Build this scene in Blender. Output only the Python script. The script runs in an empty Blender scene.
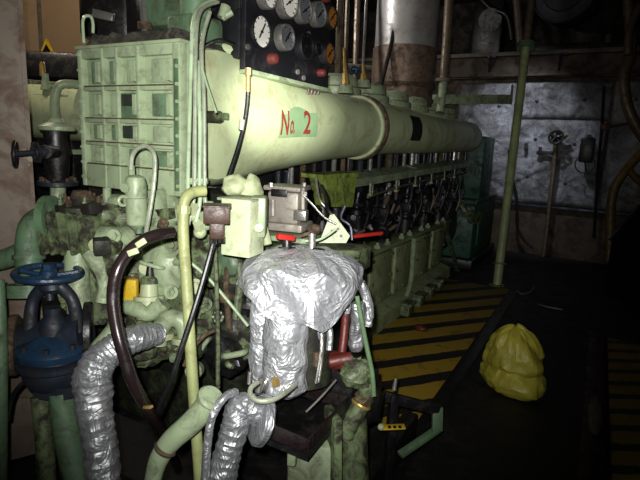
import bpy, bmesh, math, random
from mathutils import Vector, Matrix, noise as mn
random.seed(7)
SC = bpy.context.scene
COL = SC.collection
PI = math.pi
V = Vector
# ------------------------------------------------------------------ camera
FPX = 500.0
YAW, PITCH, ROLL, HC = math.radians(28.7), math.radians(11), math.radians(2.6), 1.6
CAM = V((0, 0, HC))
FW = V((-math.sin(YAW) * math.cos(PITCH), math.cos(YAW) * math.cos(PITCH), -math.sin(PITCH)))
R0 = V((math.cos(YAW), math.sin(YAW), 0))
U0 = R0.cross(FW)
RT = R0 * math.cos(ROLL) + U0 * math.sin(ROLL)
UP = U0 * math.cos(ROLL) - R0 * math.sin(ROLL)
cd = bpy.data.cameras.new('camera')
cam = bpy.data.objects.new('camera', cd)
COL.objects.link(cam)
cd.sensor_width = 36
cd.lens = FPX / 640 * 36
cd.clip_start = 0.05
m = Matrix((RT, UP, -FW)).transposed().to_4x4()
m.translation = CAM
cam.matrix_world = m
SC.camera = cam


def at(px, py, D=None, X=None, Y=None, Z=None):
    """world point seen at a pixel, at a camera depth D or on a plane X / Y / Z"""
    d = FW + RT * ((px - 320) / FPX) - UP * ((py - 240) / FPX)
    if X is not None: t = (X - CAM.x) / d.x
    elif Y is not None: t = (Y - CAM.y) / d.y
    elif Z is not None: t = (Z - CAM.z) / d.z
    else: t = D
    return CAM + d * t


# ------------------------------------------------------------------ materials
def lin(c):
    return tuple(((x / 255) / 12.92 if x / 255 <= .04045 else ((x / 255 + .055) / 1.055) ** 2.4) for x in c) + (1,)


class NT:
    def __init__(s, name):
        s.m = bpy.data.materials.new(name)
        s.m.use_nodes = True
        s.t = s.m.node_tree
        s.b = s.t.nodes['Principled BSDF']
        s.co = s.n('ShaderNodeTexCoord').outputs['Object']

    def n(s, typ, **kw):
        nd = s.t.nodes.new(typ)
        for k, v in kw.items():
            if k in nd.inputs: nd.inputs[k].default_value = v
            else: setattr(nd, k, v)
        return nd

    def l(s, a, b): s.t.links.new(a, b)

    def noise(s, scale, detail=4, rough=.6, dist=0, vec=None):
        nd = s.n('ShaderNodeTexNoise', Scale=scale, Detail=detail, Roughness=rough, Distortion=dist)
        s.l(vec or s.co, nd.inputs['Vector'])
        return nd.outputs['Fac']

    def ramp(s, fac, lo, hi, c0=(0, 0, 0, 1), c1=(1, 1, 1, 1)):
        r = s.n('ShaderNodeValToRGB')
        r.color_ramp.elements[0].position = lo; r.color_ramp.elements[0].color = c0
        r.color_ramp.elements[1].position = hi; r.color_ramp.elements[1].color = c1
        s.l(fac, r.inputs['Fac'])
        return r.outputs['Color']

    def mix(s, fac, a, b):
        mx = s.n('ShaderNodeMix', data_type='RGBA')
        for i, v in ((0, fac), (6, a), (7, b)):
            if isinstance(v, (tuple, list, float, int)): mx.inputs[i].default_value = v
            else: s.l(v, mx.inputs[i])
        return mx.outputs[2]

    def math(s, op, a, b=0.0, c=0.0):
        nd = s.n('ShaderNodeMath', operation=op)
        for i, v in enumerate((a, b, c)):
            if isinstance(v, (float, int)): nd.inputs[i].default_value = v
            else: s.l(v, nd.inputs[i])
        return nd.outputs[0]

    def bump(s, h, strength, dist=.01):
        b = s.n('ShaderNodeBump', Strength=strength, Distance=dist)
        s.l(h, b.inputs['Height'])
        s.l(b.outputs['Normal'], s.b.inputs['Normal'])


def paint(name, rgb, grime=(60, 50, 32), amt=.45, rough=.45, metal=0.0, scale=6, var=.3, bump=.15, chip=None):
    s = NT(name)
    base = lin(rgb)
    dk = tuple(c * (1 - var) for c in base[:3]) + (1,)
    c = s.mix(s.ramp(s.noise(scale * .5, 3), .35, .65), dk, base)
    g = s.ramp(s.noise(scale * 1.7, 8, .72, .6), .62 - amt * .25, .80 - amt * .25)
    g2 = s.math('MULTIPLY', g, amt * 1.2)
    c = s.mix(g2, c, lin(grime))
    if chip:
        k = s.ramp(s.noise(scale * 3.1, 6, .7, .3), .64, .67)
        c = s.mix(k, c, lin(chip))
    s.l(c, s.b.inputs['Base Color'])
    rr = s.math('MULTIPLY_ADD', g, .35, rough)
    s.l(rr, s.b.inputs['Roughness'])
    s.b.inputs['Metallic'].default_value = metal
    s.bump(s.noise(scale * 7, 5, .65), bump, .01)
    return s.m


def foil(name, rgb=(214, 216, 222), scale=8, rough=.40, strength=.45, dirt=.2, metal=.68, crease=.45):
    s = NT(name)
    base = lin(rgb)
    g = s.ramp(s.noise(5, 6, .7), .52, .75)
    c = s.mix(s.math('MULTIPLY', g, dirt), base, lin((110, 104, 96)))
    s.l(c, s.b.inputs['Base Color'])
    s.b.inputs['Metallic'].default_value = metal
    r = s.math('MULTIPLY_ADD', s.noise(7, 3), .25, rough - .08)
    s.l(r, s.b.inputs['Roughness'])
    vo = s.n('ShaderNodeTexVoronoi', Scale=scale, feature='F1')
    dist = s.n('ShaderNodeVectorMath', operation='ADD')
    nz = s.n('ShaderNodeTexNoise', Scale=5.0, Detail=2.0)
    s.l(s.co, nz.inputs['Vector'])
    s.l(s.co, dist.inputs[0]); s.l(nz.outputs['Color'], dist.inputs[1])
    s.l(dist.outputs[0], vo.inputs['Vector'])
    v2 = s.n('ShaderNodeTexVoronoi', Scale=scale * 3.2, feature='F1')
    s.l(dist.outputs[0], v2.inputs['Vector'])
    h = s.math('ADD', vo.outputs['Distance'], s.math('MULTIPLY', v2.outputs['Distance'], crease))
    h = s.math('ADD', h, s.math('MULTIPLY', s.noise(scale * 5, 4, .6, .8), .25))
    s.bump(h, strength, .03)
    return s.m


M = {}
M['green'] = paint('pale_green_paint', (150, 166, 132), grime=(52, 46, 30), amt=.6, rough=.42, scale=6)
M['greenbox'] = paint('cooler_green_paint', (160, 176, 142), grime=(84, 82, 56), amt=.5, scale=9, var=.22, rough=.5)
M['duct'] = paint('cream_green_paint', (190, 203, 160), grime=(132, 112, 64), amt=.5, rough=.36, scale=3, var=.15, bump=.06)
M['crank'] = paint('crankcase_green_paint', (150, 162, 118), grime=(48, 42, 24), amt=.55, scale=5, rough=.45)
M['sump'] = paint('oily_gap_shade_paint', (62, 72, 50), grime=(22, 19, 15), amt=.95, scale=8, rough=.35)  # oily clutter; darkened so gaps between the front castings look shaded
M['pad'] = paint('darker_green_cell_paint', (112, 140, 108), grime=(70, 66, 44), amt=.6, scale=10, rough=.45)
M['creampipe'] = paint('dirty_cream_green_paint', (158, 166, 112), grime=(92, 80, 44), amt=.55, scale=9)
M['boxpaint'] = paint('stained_cream_box_paint', (200, 210, 172), grime=(98, 84, 50), amt=.5, scale=11, rough=.4)
M['plate'] = paint('dark_name_plate', (44, 52, 48), amt=.5, scale=30)
M['yellowgreen'] = paint('yellow_green_paint', (150, 170, 78), grime=(52, 55, 20), amt=.7, scale=8)
M['bright'] = paint('bright_green_cream_paint', (180, 190, 150), grime=(100, 88, 52), amt=.5, scale=7)
M['dullgreen'] = paint('oily_green_paint', (112, 128, 90), grime=(34, 29, 20), amt=.85, scale=9, rough=.38)
M['midgreen'] = paint('mid_green_paint', (94, 122, 92), grime=(45, 40, 26), amt=.6, scale=7)
M['teal'] = paint('teal_green_paint', (48, 92, 72), grime=(24, 30, 24), amt=.6, scale=5)
M['greenpatch'] = paint('number_patch_green', (150, 184, 138), amt=.2, scale=20, var=.15)
M['red'] = paint('red_paint', (190, 40, 34), grime=(80, 20, 16), amt=.4, scale=20)
M['redtext'] = paint('red_lettering', (158, 64, 50), grime=(190, 170, 130), amt=.3, scale=40)
M['kerbred'] = paint('scuffed_kerb_red', (58, 22, 22), grime=(24, 18, 18), amt=.7, scale=6)
M['darkred'] = paint('dark_red_paint', (96, 34, 28), grime=(30, 16, 14), amt=.6, scale=10)
M['trayred'] = paint('sooty_red_rim', (30, 15, 14), grime=(16, 13, 13), amt=.7, scale=16)
M['blue'] = paint('blue_wheel_paint', (32, 58, 84), grime=(20, 24, 30), amt=.6, scale=18, rough=.26)
M['darkblue'] = paint('dark_blue_body_paint', (28, 38, 52), grime=(24, 22, 22), amt=.75, scale=9)
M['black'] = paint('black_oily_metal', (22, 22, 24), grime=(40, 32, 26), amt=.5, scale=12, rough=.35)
M['rubber'] = paint('brown_black_rubber', (34, 25, 25), grime=(22, 18, 17), amt=.4, rough=.24, scale=6, bump=.05)
M['blackrubber'] = paint('black_rubber', (24, 25, 27), amt=.3, rough=.4)
M['panel'] = paint('black_panel_paint', (16, 17, 22), grime=(34, 32, 34), amt=.4, rough=.5)
M['steel'] = paint('worn_steel', (140, 138, 134), grime=(60, 48, 38), amt=.6, rough=.36, metal=.5, scale=14)
M['brightsteel'] = paint('bright_steel', (190, 188, 182), grime=(90, 76, 60), amt=.4, rough=.28, metal=.8, scale=14)
M['darksteel'] = paint('oily_dark_steel', (62, 64, 74), grime=(24, 22, 24), amt=.6, rough=.35, metal=.6, scale=12)
M['governor'] = paint('grey_cast_aluminium', (158, 152, 142), grime=(84, 66, 50), amt=.5, rough=.5, metal=.3, scale=16)
M['brown'] = paint('brown_box_paint', (66, 44, 34), grime=(34, 22, 18), amt=.5, rough=.42, scale=14)
M['rust'] = paint('rusty_metal', (96, 78, 58), grime=(44, 32, 22), amt=.8, rough=.75, scale=14, bump=.4)
M['grimetop'] = paint('sooty_lagging', (84, 82, 70), grime=(34, 30, 24), amt=.9, rough=.85, scale=10, bump=.6)
M['brass'] = paint('brass', (186, 156, 92), grime=(90, 66, 36), amt=.4, rough=.34, metal=.5, scale=20)
M['yellow'] = paint('yellow_paint', (206, 172, 40), grime=(120, 90, 24), amt=.4, scale=14)
M['bag'] = paint('yellow_plastic_bag', (196, 186, 72), grime=(130, 120, 36), amt=.4, rough=.34, scale=9, bump=.4)
M['white'] = paint('white_dial', (226, 224, 216), amt=.15, grime=(150, 140, 120), scale=30, var=.06, bump=0)
M['greydial'] = paint('grey_dial', (92, 94, 98), amt=.3, scale=30, bump=0)
M['orangedial'] = paint('tarnished_orange_dial', (150, 96, 34), grime=(70, 40, 16), amt=.5, scale=40, bump=0)
M['ink'] = paint('black_ink', (14, 14, 14), amt=.1)
M['stack'] = paint('stack_cladding', (176, 174, 172), grime=(80, 70, 60), amt=.5, rough=.38, metal=.35, scale=4, bump=.25)
M['stacklow'] = paint('rusty_stack_cladding', (132, 112, 98), grime=(54, 38, 30), amt=.7, rough=.42, metal=.3, scale=5, bump=.25)
M['brownpipe'] = paint('brown_stained_pipe', (118, 104, 88), grime=(62, 44, 32), amt=.6, rough=.42, metal=.4, scale=8)
M['poleg'] = paint('pole_green_paint', (160, 172, 122), grime=(90, 80, 48), amt=.45, scale=6)
M['yellowpipe'] = paint('ochre_pipe_paint', (108, 88, 34), grime=(50, 38, 18), amt=.6, scale=7)
M['hosewhite'] = paint('braided_silver_hose', (178, 186, 164), grime=(104, 108, 80), amt=.5, rough=.35, metal=.35, scale=30)
M['conduit'] = paint('pale_green_conduit', (168, 190, 154), grime=(90, 96, 64), amt=.4, rough=.35, scale=14)
M['foil'] = foil('crumpled_foil')
M['foilpipe'] = foil('foil_pipe_wrap', rgb=(166, 168, 172), scale=9, strength=.3, dirt=.6, rough=.42, metal=.75)
M['foildull'] = foil('dull_foil', rgb=(170, 172, 176), scale=9, strength=.3, rough=.44, dirt=.6, metal=.75)
M['blanket'] = None
M['pillar'] = paint('stained_pillar_paint', (132, 118, 104), grime=(96, 72, 60), amt=.7, rough=.6, scale=3, chip=(150, 146, 130))
M['tan'] = paint('tan_wall_paint', (136, 112, 86), grime=(100, 78, 54), amt=.4, rough=.6, scale=2, var=.2)
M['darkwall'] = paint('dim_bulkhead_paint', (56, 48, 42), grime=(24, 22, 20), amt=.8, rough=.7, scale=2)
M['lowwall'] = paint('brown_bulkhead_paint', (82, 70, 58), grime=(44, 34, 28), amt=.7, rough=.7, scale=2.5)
M['beam'] = paint('deck_beam_paint', (104, 98, 84), grime=(50, 44, 36), amt=.6, rough=.6, scale=3)
M['ceil'] = paint('black_deckhead', (26, 25, 25), amt=.5, rough=.8, scale=2)
M['floor'] = paint('black_floor_plate', (17, 16, 18), grime=(30, 26, 20), amt=.6, rough=.6, scale=4, bump=.2)
M['drum'] = paint('grey_drum_paint', (66, 70, 76), amt=.5, rough=.6, scale=4)


def blanket_mat():
    s = NT('silver_insulation_cloth')
    c = s.mix(s.ramp(s.noise(2.2, 7, .7, .5), .38, .66), lin((82, 80, 80)), lin((176, 178, 188)))
    c = s.mix(s.math('MULTIPLY', s.ramp(s.noise(5, 8, .75), .56, .7), .6), c, lin((60, 50, 44)))
    s.l(c, s.b.inputs['Base Color'])
    s.b.inputs['Roughness'].default_value = .5
    s.b.inputs['Metallic'].default_value = .3
    s.bump(s.noise(9, 6, .7, 1.5), .8, .05)
    return s.m


M['blanket'] = blanket_mat()


def stripe_mat(name, ang, period, duty, phase, yellow=(152, 124, 36)):
    s = NT(name)
    sep = s.n('ShaderNodeSeparateXYZ')
    geo = s.n('ShaderNodeNewGeometry')
    s.l(geo.outputs['Position'], sep.inputs[0])
    v = s.math('ADD', s.math('MULTIPLY', sep.outputs[0], -math.sin(ang)), s.math('MULTIPLY', sep.outputs[1], math.cos(ang)))
    v = s.math('ADD', v, s.math('MULTIPLY', s.noise(9, 3), .03))
    f = s.math('FRACT', s.math('ADD', s.math('DIVIDE', s.math('SUBTRACT', v, phase), period), .5 + 10))
    d = s.math('ABSOLUTE', s.math('SUBTRACT', f, .5))
    k = s.math('LESS_THAN', d, duty / 2)
    # raised tread pattern of the plate
    w1 = s.math('SINE', s.math('MULTIPLY', s.math('ADD', sep.outputs[0], sep.outputs[1]), 130))
    w2 = s.math('SINE', s.math('MULTIPLY', s.math('SUBTRACT', sep.outputs[0], sep.outputs[1]), 130))
    tread = s.math('GREATER_THAN', s.math('MULTIPLY', w1, w2), .35)
    wear = s.ramp(s.noise(6, 8, .75, .4), .55, .66)
    yc = s.mix(s.math('MULTIPLY', wear, .8), lin(yellow), lin((54, 46, 30)))
    bc = s.mix(s.math('MULTIPLY', tread, .8), lin((14, 13, 13)), lin((58, 52, 42)))
    s.l(s.mix(k, bc, yc), s.b.inputs['Base Color'])
    s.b.inputs['Roughness'].default_value = .6
    s.bump(tread, .5, .004)
    return s.m


M['stripeL'] = stripe_mat('hazard_striped_plate', math.radians(51.2), .298, .62, 2.893)
M['stripeR'] = stripe_mat('wide_hazard_striped_plate', math.radians(31), .197, .66, 2.98, (150, 124, 34))


# ------------------------------------------------------------------ mesh builder
def frame_of(axis):
    z = axis.normalized()
    x = z.orthogonal().normalized() if abs(z.z) > .99 else V((0, 0, 1)).cross(z).normalized()
    y = z.cross(x)
    return x, y, z


class MB:
    def __init__(s): s.v = []; s.f = []

    def add(s, vs, fs):
        o = len(s.v)
        s.v += [V(p) for p in vs]
        s.f += [tuple(i + o for i in f) for f in fs]
        return s

    def box(s, c, size, rot=None, bev=0.0):
        bm = bmesh.new()
        bmesh.ops.create_cube(bm, size=1)
        for v in bm.verts: v.co = V((v.co.x * size[0], v.co.y * size[1], v.co.z * size[2]))
        if bev: bmesh.ops.bevel(bm, geom=bm.edges[:], offset=bev, segments=2, affect='EDGES', profile=.5)
        R = rot if rot is not None else Matrix.Identity(3)
        c = V(c)
        bm.verts.index_update()
        s.add([c + R @ v.co for v in bm.verts], [[v.index for v in f.verts] for f in bm.faces])
        bm.free()
        return s

    def box2(s, lo, hi, bev=0.0):
        lo, hi = V(lo), V(hi)
        return s.box((lo + hi) / 2, hi - lo, None, bev)

    def bar(s, a, b, w, h, bev=0.0):
        a, b = V(a), V(b)
        x, y, z = frame_of(b - a)
        return s.box((a + b) / 2, (w, h, (b - a).length), Matrix((x, y, z)).transposed(), bev)

    def cyl(s, a, b, r0, r1=None, seg=20, caps=True):
        a, b = V(a), V(b)
        r1 = r0 if r1 is None else r1
        x, y, z = frame_of(b - a)
        vs = []
        for p, r in ((a, r0), (b, r1)):
            vs += [p + (x * math.cos(2 * PI * i / seg) + y * math.sin(2 * PI * i / seg)) * r for i in range(seg)]
        fs = [(i, (i + 1) % seg, seg + (i + 1) % seg, seg + i) for i in range(seg)]
        if caps: fs += [tuple(range(seg - 1, -1, -1)), tuple(range(seg, 2 * seg))]
        return s.add(vs, fs)

    def lathe(s, prof, a, axis=(0, 0, 1), seg=28, wob=None, caps=True):
        """prof: (radius, distance along the axis)"""
        a = V(a)
        x, y, z = frame_of(V(axis))
        vs = []; n = len(prof)
        for j, (r, h) in enumerate(prof):
            for i in range(seg):
                t = 2 * PI * i / seg
                dirv = x * math.cos(t) + y * math.sin(t)
                rr, hh = (r, h) if wob is None else wob(r, h, t, j)
                vs.append(a + dirv * rr + z * hh)
        fs = [(j * seg + i, j * seg + (i + 1) % seg, (j + 1) * seg + (i + 1) % seg, (j + 1) * seg + i) for j in range(n - 1) for i in range(seg)]
        if caps: fs += [tuple(range(seg - 1, -1, -1)), tuple(range((n - 1) * seg, n * seg))]
        return s.add(vs, fs)

    def tube(s, pts, r, seg=12, sub=6, wob=None, smooth=True):
        pts = [V(p) for p in pts]
        rs = list(r) if isinstance(r, (list, tuple)) else [r] * len(pts)
        P, Q = [], []
        if smooth and len(pts) > 2:
            for i in range(len(pts) - 1):
                p0, p1, p2, p3 = pts[max(i - 1, 0)], pts[i], pts[i + 1], pts[min(i + 2, len(pts) - 1)]
                for k in range(sub):
                    t = k / sub
                    P.append(.5 * (2 * p1 + (p2 - p0) * t + (2 * p0 - 5 * p1 + 4 * p2 - p3) * t * t + (3 * p1 - p0 - 3 * p2 + p3) * t ** 3))
                    Q.append(rs[i] * (1 - t) + rs[i + 1] * t)
            P.append(pts[-1]); Q.append(rs[-1])
        else:
            for i in range(len(pts) - 1):
                for k in range(sub):
                    t = k / sub
                    P.append(pts[i].lerp(pts[i + 1], t)); Q.append(rs[i] * (1 - t) + rs[i + 1] * t)
            P.append(pts[-1]); Q.append(rs[-1])
        n = len(P)
        vs = []; x = None
        for j in range(n):
            d = (P[min(j + 1, n - 1)] - P[max(j - 1, 0)]).normalized()
            if x is None: x, y, _ = frame_of(d)
            x = (x - d * x.dot(d)).normalized(); y = d.cross(x)
            for i in range(seg):
                t = 2 * PI * i / seg
                rr = Q[j] if wob is None else Q[j] * wob(P[j], t, j)
                vs.append(P[j] + (x * math.cos(t) + y * math.sin(t)) * rr)
        fs = [(j * seg + i, j * seg + (i + 1) % seg, (j + 1) * seg + (i + 1) % seg, (j + 1) * seg + i) for j in range(n - 1) for i in range(seg)]
        fs += [tuple(range(seg - 1, -1, -1)), tuple(range((n - 1) * seg, n * seg))]
        return s.add(vs, fs)

    def torus(s, c, axis, R, r, seg=36, ms=10):
        x, y, z = frame_of(V(axis)); c = V(c); vs = []
        for i in range(seg):
            t = 2 * PI * i / seg; d = x * math.cos(t) + y * math.sin(t)
            for k in range(ms):
                u = 2 * PI * k / ms
                vs.append(c + d * (R + r * math.cos(u)) + z * r * math.sin(u))
        fs = [(i * ms + k, ((i + 1) % seg) * ms + k, ((i + 1) % seg) * ms + (k + 1) % ms, i * ms + (k + 1) % ms) for i in range(seg) for k in range(ms)]
        return s.add(vs, fs)

    def prism(s, poly, off):
        """poly: planar loop of points, extruded by vector off"""
        n = len(poly); off = V(off)
        vs = [V(p) for p in poly] + [V(p) + off for p in poly]
        fs = [tuple(range(n - 1, -1, -1)), tuple(range(n, 2 * n))] + [(i, (i + 1) % n, n + (i + 1) % n, n + i) for i in range(n)]
        return s.add(vs, fs)

    def ball(s, c, rad, seg=20, rings=12, wob=None):
        c = V(c); rad = V(rad) if hasattr(rad, '__len__') else V((rad, rad, rad)); vs = []
        for j in range(1, rings):
            a = PI * j / rings
            for i in range(seg):
                t = 2 * PI * i / seg
                d = V((math.sin(a) * math.cos(t), math.sin(a) * math.sin(t), math.cos(a)))
                k = 1 if wob is None else wob(d)
                vs.append(c + V((d.x * rad.x, d.y * rad.y, d.z * rad.z)) * k)
        k0 = 1 if wob is None else wob(V((0, 0, 1))); k1 = 1 if wob is None else wob(V((0, 0, -1)))
        vs += [c + V((0, 0, rad.z * k0)), c - V((0, 0, rad.z * k1))]
        T, B = len(vs) - 2, len(vs) - 1
        fs = [(j * seg + i, (j + 1) * seg + i, (j + 1) * seg + (i + 1) % seg, j * seg + (i + 1) % seg) for j in range(rings - 2) for i in range(seg)]
        fs += [(T, i, (i + 1) % seg) for i in range(seg)] + [(B, (rings - 2) * seg + (i + 1) % seg, (rings - 2) * seg + i) for i in range(seg)]
        return s.add(vs, fs)

    def bolts(s, c, axis, R, n, r=.008, h=.012, ph=0):
        x, y, z = frame_of(V(axis)); c = V(c)
        for i in range(n):
            t = 2 * PI * i / n + ph
            p = c + (x * math.cos(t) + y * math.sin(t)) * R
            s.cyl(p, p + z * h, r, seg=6)
        return s


WL = {}


def link(name, mb, mat, origin, parent=None, ang=35):
    me = bpy.data.meshes.new(name)
    me.from_pydata([p - origin for p in mb.v], [], mb.f)
    bm = bmesh.new(); bm.from_mesh(me)
    bmesh.ops.recalc_face_normals(bm, faces=bm.faces[:])
    bm.to_mesh(me); bm.free()
    me.materials.append(mat)
    for p in me.polygons: p.use_smooth = True
    me.set_sharp_from_angle(angle=math.radians(ang))
    o = bpy.data.objects.new(name, me); COL.objects.link(o)
    if parent is not None: o.parent = parent
    return o


def thing(name, label, cat, loc=(0, 0, 0), group=None):
    o = bpy.data.objects.new(name, None); COL.objects.link(o)
    o.empty_display_size = .1
    o.location = V(loc); WL[o.name] = V(loc)
    o['label'] = label; o['category'] = cat
    if group: o['group'] = group
    return o


def part(parent, name, mb, mat, label=None, ang=35):
    org = WL[parent.name]
    o = link(name, mb, M[mat] if isinstance(mat, str) else mat, org, parent, ang)
    WL[o.name] = org
    if label: o['label'] = label
    return o


def solo(name, mb, mat, label=None, cat=None, group=None, kind=None, ang=35):
    lo = V([min(p[i] for p in mb.v) for i in range(3)]); hi = V([max(p[i] for p in mb.v) for i in range(3)])
    org = V(((lo.x + hi.x) / 2, (lo.y + hi.y) / 2, lo.z))
    o = link(name, mb, M[mat] if isinstance(mat, str) else mat, org, None, ang)
    o.location = org; WL[o.name] = org
    if label: o['label'] = label
    if cat: o['category'] = cat
    if group: o['group'] = group
    if kind: o['kind'] = kind
    return o


def struct(name, mb, mat, label=None):
    return solo(name, mb, mat, label, None, None, 'structure')


def px(pts):
    """[(px, py, depth)] -> world points"""
    return [at(a, b, D=c) for a, b, c in pts]


def pr(r, D): return r * D / FPX


def nz(p, s=1.0, k=0): return mn.noise(V((p[0] * s + k * 7.3, p[1] * s - k * 3.1, p[2] * s + k)))


def foilwob(amp=.1, fr=28, ring=.05):
    return lambda p, t, j: 1 + amp * mn.noise(V((p.x * fr + math.cos(t) * 1.6, p.y * fr + math.sin(t) * 1.6, p.z * fr))) + ring * math.sin(j * 2.1 + 1.5 * math.sin(t * 2 + j * .3))


# ================================================================== SETTING
WY = 8.6
struct('floor', MB().box2((-5.2, -.9, -.06), (2.6, WY + .1, -.012)), 'floor')
struct('floor_walkway', MB().box2((-1.62, 2.55, -.012), (-.76, 6.1, 0), .003), 'stripeL', 'yellow and black striped walkway plating along the engine')
struct('trim_shade_strip', MB().box2((-.76, 1.9, -.012), (-.66, 6.1, -.004), .002), 'black', 'black strip painted for the shadowed trough along the striped walkway')  # flat black strip stands in for shade in the trough beside the plates
struct('floor_walkway_right', MB().box2((.25, .6, -.012), (2.5, 5.0, 0), .003), 'stripeR', 'yellow striped plating at the right edge')
struct('ceiling', MB().box2((-5.2, -.9, 4.3), (2.6, WY + 1.6, 4.4)), 'ceil')
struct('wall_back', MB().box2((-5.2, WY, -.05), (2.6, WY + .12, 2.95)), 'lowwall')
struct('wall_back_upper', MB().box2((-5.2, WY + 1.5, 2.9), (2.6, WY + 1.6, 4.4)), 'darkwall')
struct('wall_left', MB().box2((-5.2, -.9, -.05), (-5.1, WY, 4.4)), 'darkwall')
struct('wall_right', MB().box2((2.5, -.9, -.05), (2.6, WY, 4.4)), 'darkwall')
# deck edge above the back wall
b = MB().box2((-5.1, WY - .1, 2.72), (2.5, WY + 1.5, 2.76)).box2((-5.1, WY - .16, 2.74), (2.5, WY + .0, 3.02))
struct('trim_1', b, 'lowwall')
b = MB().box2((-5.1, WY - .22, 3.03), (2.5, WY + 1.5, 3.09), .008)
struct('trim_2', b, 'beam')
b = MB()
for x in (-1.75, -.75, .12):
    b = MB().prism([(x, WY - .17, 3.02), (x, WY - .17, 2.8), (x + .03, WY - .32, 3.02)], (.03, 0, 0))
    b.box2((x, WY - .3, 3.0), (x + .12, WY - .16, 3.03))
    solo('deck_bracket', b, 'darksteel', 'small dark bracket under the deck edge, ' + {-1.75: 'left of the tall green pole', -.75: 'just right of the tall green pole', .12: 'near the right end of the beam'}[x], 'bracket', 'brackets under the deck edge')


# silver insulation on the back wall: three blankets
def blanket(x0, x1, z0, z1, pins, label, seed):
    nx, ny = int((x1 - x0) / .022) + 2, int((z1 - z0) / .022) + 2
    vs, fs = [], []
    for j in range(ny):
        for i in range(nx):
            x = x0 + (x1 - x0) * i / (nx - 1); z = z0 + (z1 - z0) * j / (ny - 1)
            e = min(x - x0, x1 - x, z - z0, z1 - z)
            h = .05 * min(1, e / .06) ** .5 + .02 * mn.noise(V((x * 3, z * 3, seed)))
            dm = 1e9
            for q in pins:
                dx, dz = x - q[0], z - q[1]; d = math.hypot(dx, dz)
                if d < dm:
                    dm = d; an = math.atan2(dz, dx)
            h *= .35 + .65 * (1 - math.exp(-(dm / .17) ** 1.2))
            h += .014 * math.sin(an * 7 + seed + dm * 3) * math.exp(-dm / .28) * min(1, dm / .05)
            h += .008 * mn.noise(V((x * 11, z * 11, seed)))
            vs.append((x, WY - .004 - max(h, .004), z))
    for j in range(ny - 1):
        for i in range(nx - 1):
            fs.append((j * nx + i, j * nx + i + 1, (j + 1) * nx + i + 1, (j + 1) * nx + i))
    mb = MB().add(vs, fs)
    n0 = len(vs)
    # back face and rim so that it has thickness
    rim = [i for i in range(nx)] + [j * nx + nx - 1 for j in range(1, ny)] + [(ny - 1) * nx + i for i in range(nx - 2, -1, -1)] + [j * nx for j in range(ny - 2, 0, -1)]
    mb.v += [V((vs[i][0], WY - .001, vs[i][2])) for i in rim]
    k = len(rim)
    for a in range(k): mb.f.append((rim[a], n0 + a, n0 + (a + 1) % k, rim[(a + 1) % k]))
    t = thing('insulation_blanket', label, 'insulation', ((x0 + x1) / 2, WY, z0))
    part(t, 'quilted_cloth', mb, 'blanket', ang=60)
    for q in pins:
        part(t, 'retaining_pin', MB().lathe([(.028, 0), (.026, .006), (.012, .012)], (q[0], WY - .028, q[1]), (0, -1, 0), 14), 'darksteel')
    return t


blanket(-2.2, -1.29, .82, 2.66, [(-1.62, 1.15), (-1.6, 1.75), (-1.55, 2.3), (-2.0, 1.5)], 'silver quilted insulation on the back wall behind the tall green pole', 1)
blanket(-1.27, .0, .80, 2.1, [(-1.0, 1.22), (-.45, 1.15), (-.95, 1.8), (-.4, 1.75)], 'widest bright silver quilted insulation sheet behind the wall handwheel', 2.2)
blanket(-1.27, .0, 2.12, 2.66, [(-1.0, 2.38), (-.35, 2.4)], 'narrow grey insulation strip directly under the deck edge', 4.1)
blanket(.03, 1.4, .80, 2.66, [(.35, 1.2), (.45, 1.9), (.9, 1.4), (.3, 2.4), (.95, 2.2)], 'dim grey quilted insulation behind the ochre pipe', 3.3)
# dark batten along the insulation bottom
solo('retaining_batten', MB().box2((-2.2, WY - .05, .74), (1.4, WY, .79), .006), 'darksteel', 'long dark batten along the bottom edge of the wall insulation', 'batten')

# wall pipe with handwheel
def handwheel(t, c, axis, R, r, mat, spokes=5, hub=.2):
    x, y, z = frame_of(V(axis)); c = V(c)
    o = part(t, 'handwheel', MB().torus(c, axis, R, r), mat)
    for k in range(spokes):
        a = 2 * PI * k / spokes + .3
        e = c + (x * math.cos(a) + y * math.sin(a)) * R
        part(o, 'spoke', MB().tube([c - z * r, (c + e) / 2 - z * r * .6, e], [r * 1.1, r * .8, r * .9], 8, 4), mat)
    part(o, 'hub', MB().lathe([(R * hub * 1.1, -r * 1.5), (R * hub, r * .8), (R * hub * .5, r * 1.6)], c, axis, 16), mat)
    return o


t = thing('wall_valve', 'small dark handwheel valve on a thin pipe rising up the silver wall', 'valve', at(548, 236, Y=WY - .15))
handwheel(t, at(556, 137, Y=WY - .3), (0, -1, 0), .095, .018, 'black')
c = at(556, 137, Y=WY - .17)
part(t, 'stem', MB().cyl(c, at(556, 137, Y=WY - .3), .022), 'darksteel')
part(t, 'valve_body', MB().ball(c, (.075, .06, .085)).box(c - V((0, 0, .08)), (.11, .09, .05), None, .008), 'black')
part(t, 'pipe', MB().tube([c, at(554, 165, Y=WY - .15), at(550, 200, Y=WY - .15), at(546, 236, Y=WY - .15), (at(546, 236, Y=WY - .15).x, WY - .15, 0)], .033, 10), 'brownpipe')
part(t, 'side_branch', MB().tube([c, c + V((.10, -.01, .01)), c + V((.14, -.01, .04))], .04, 10), 'brownpipe')

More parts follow.
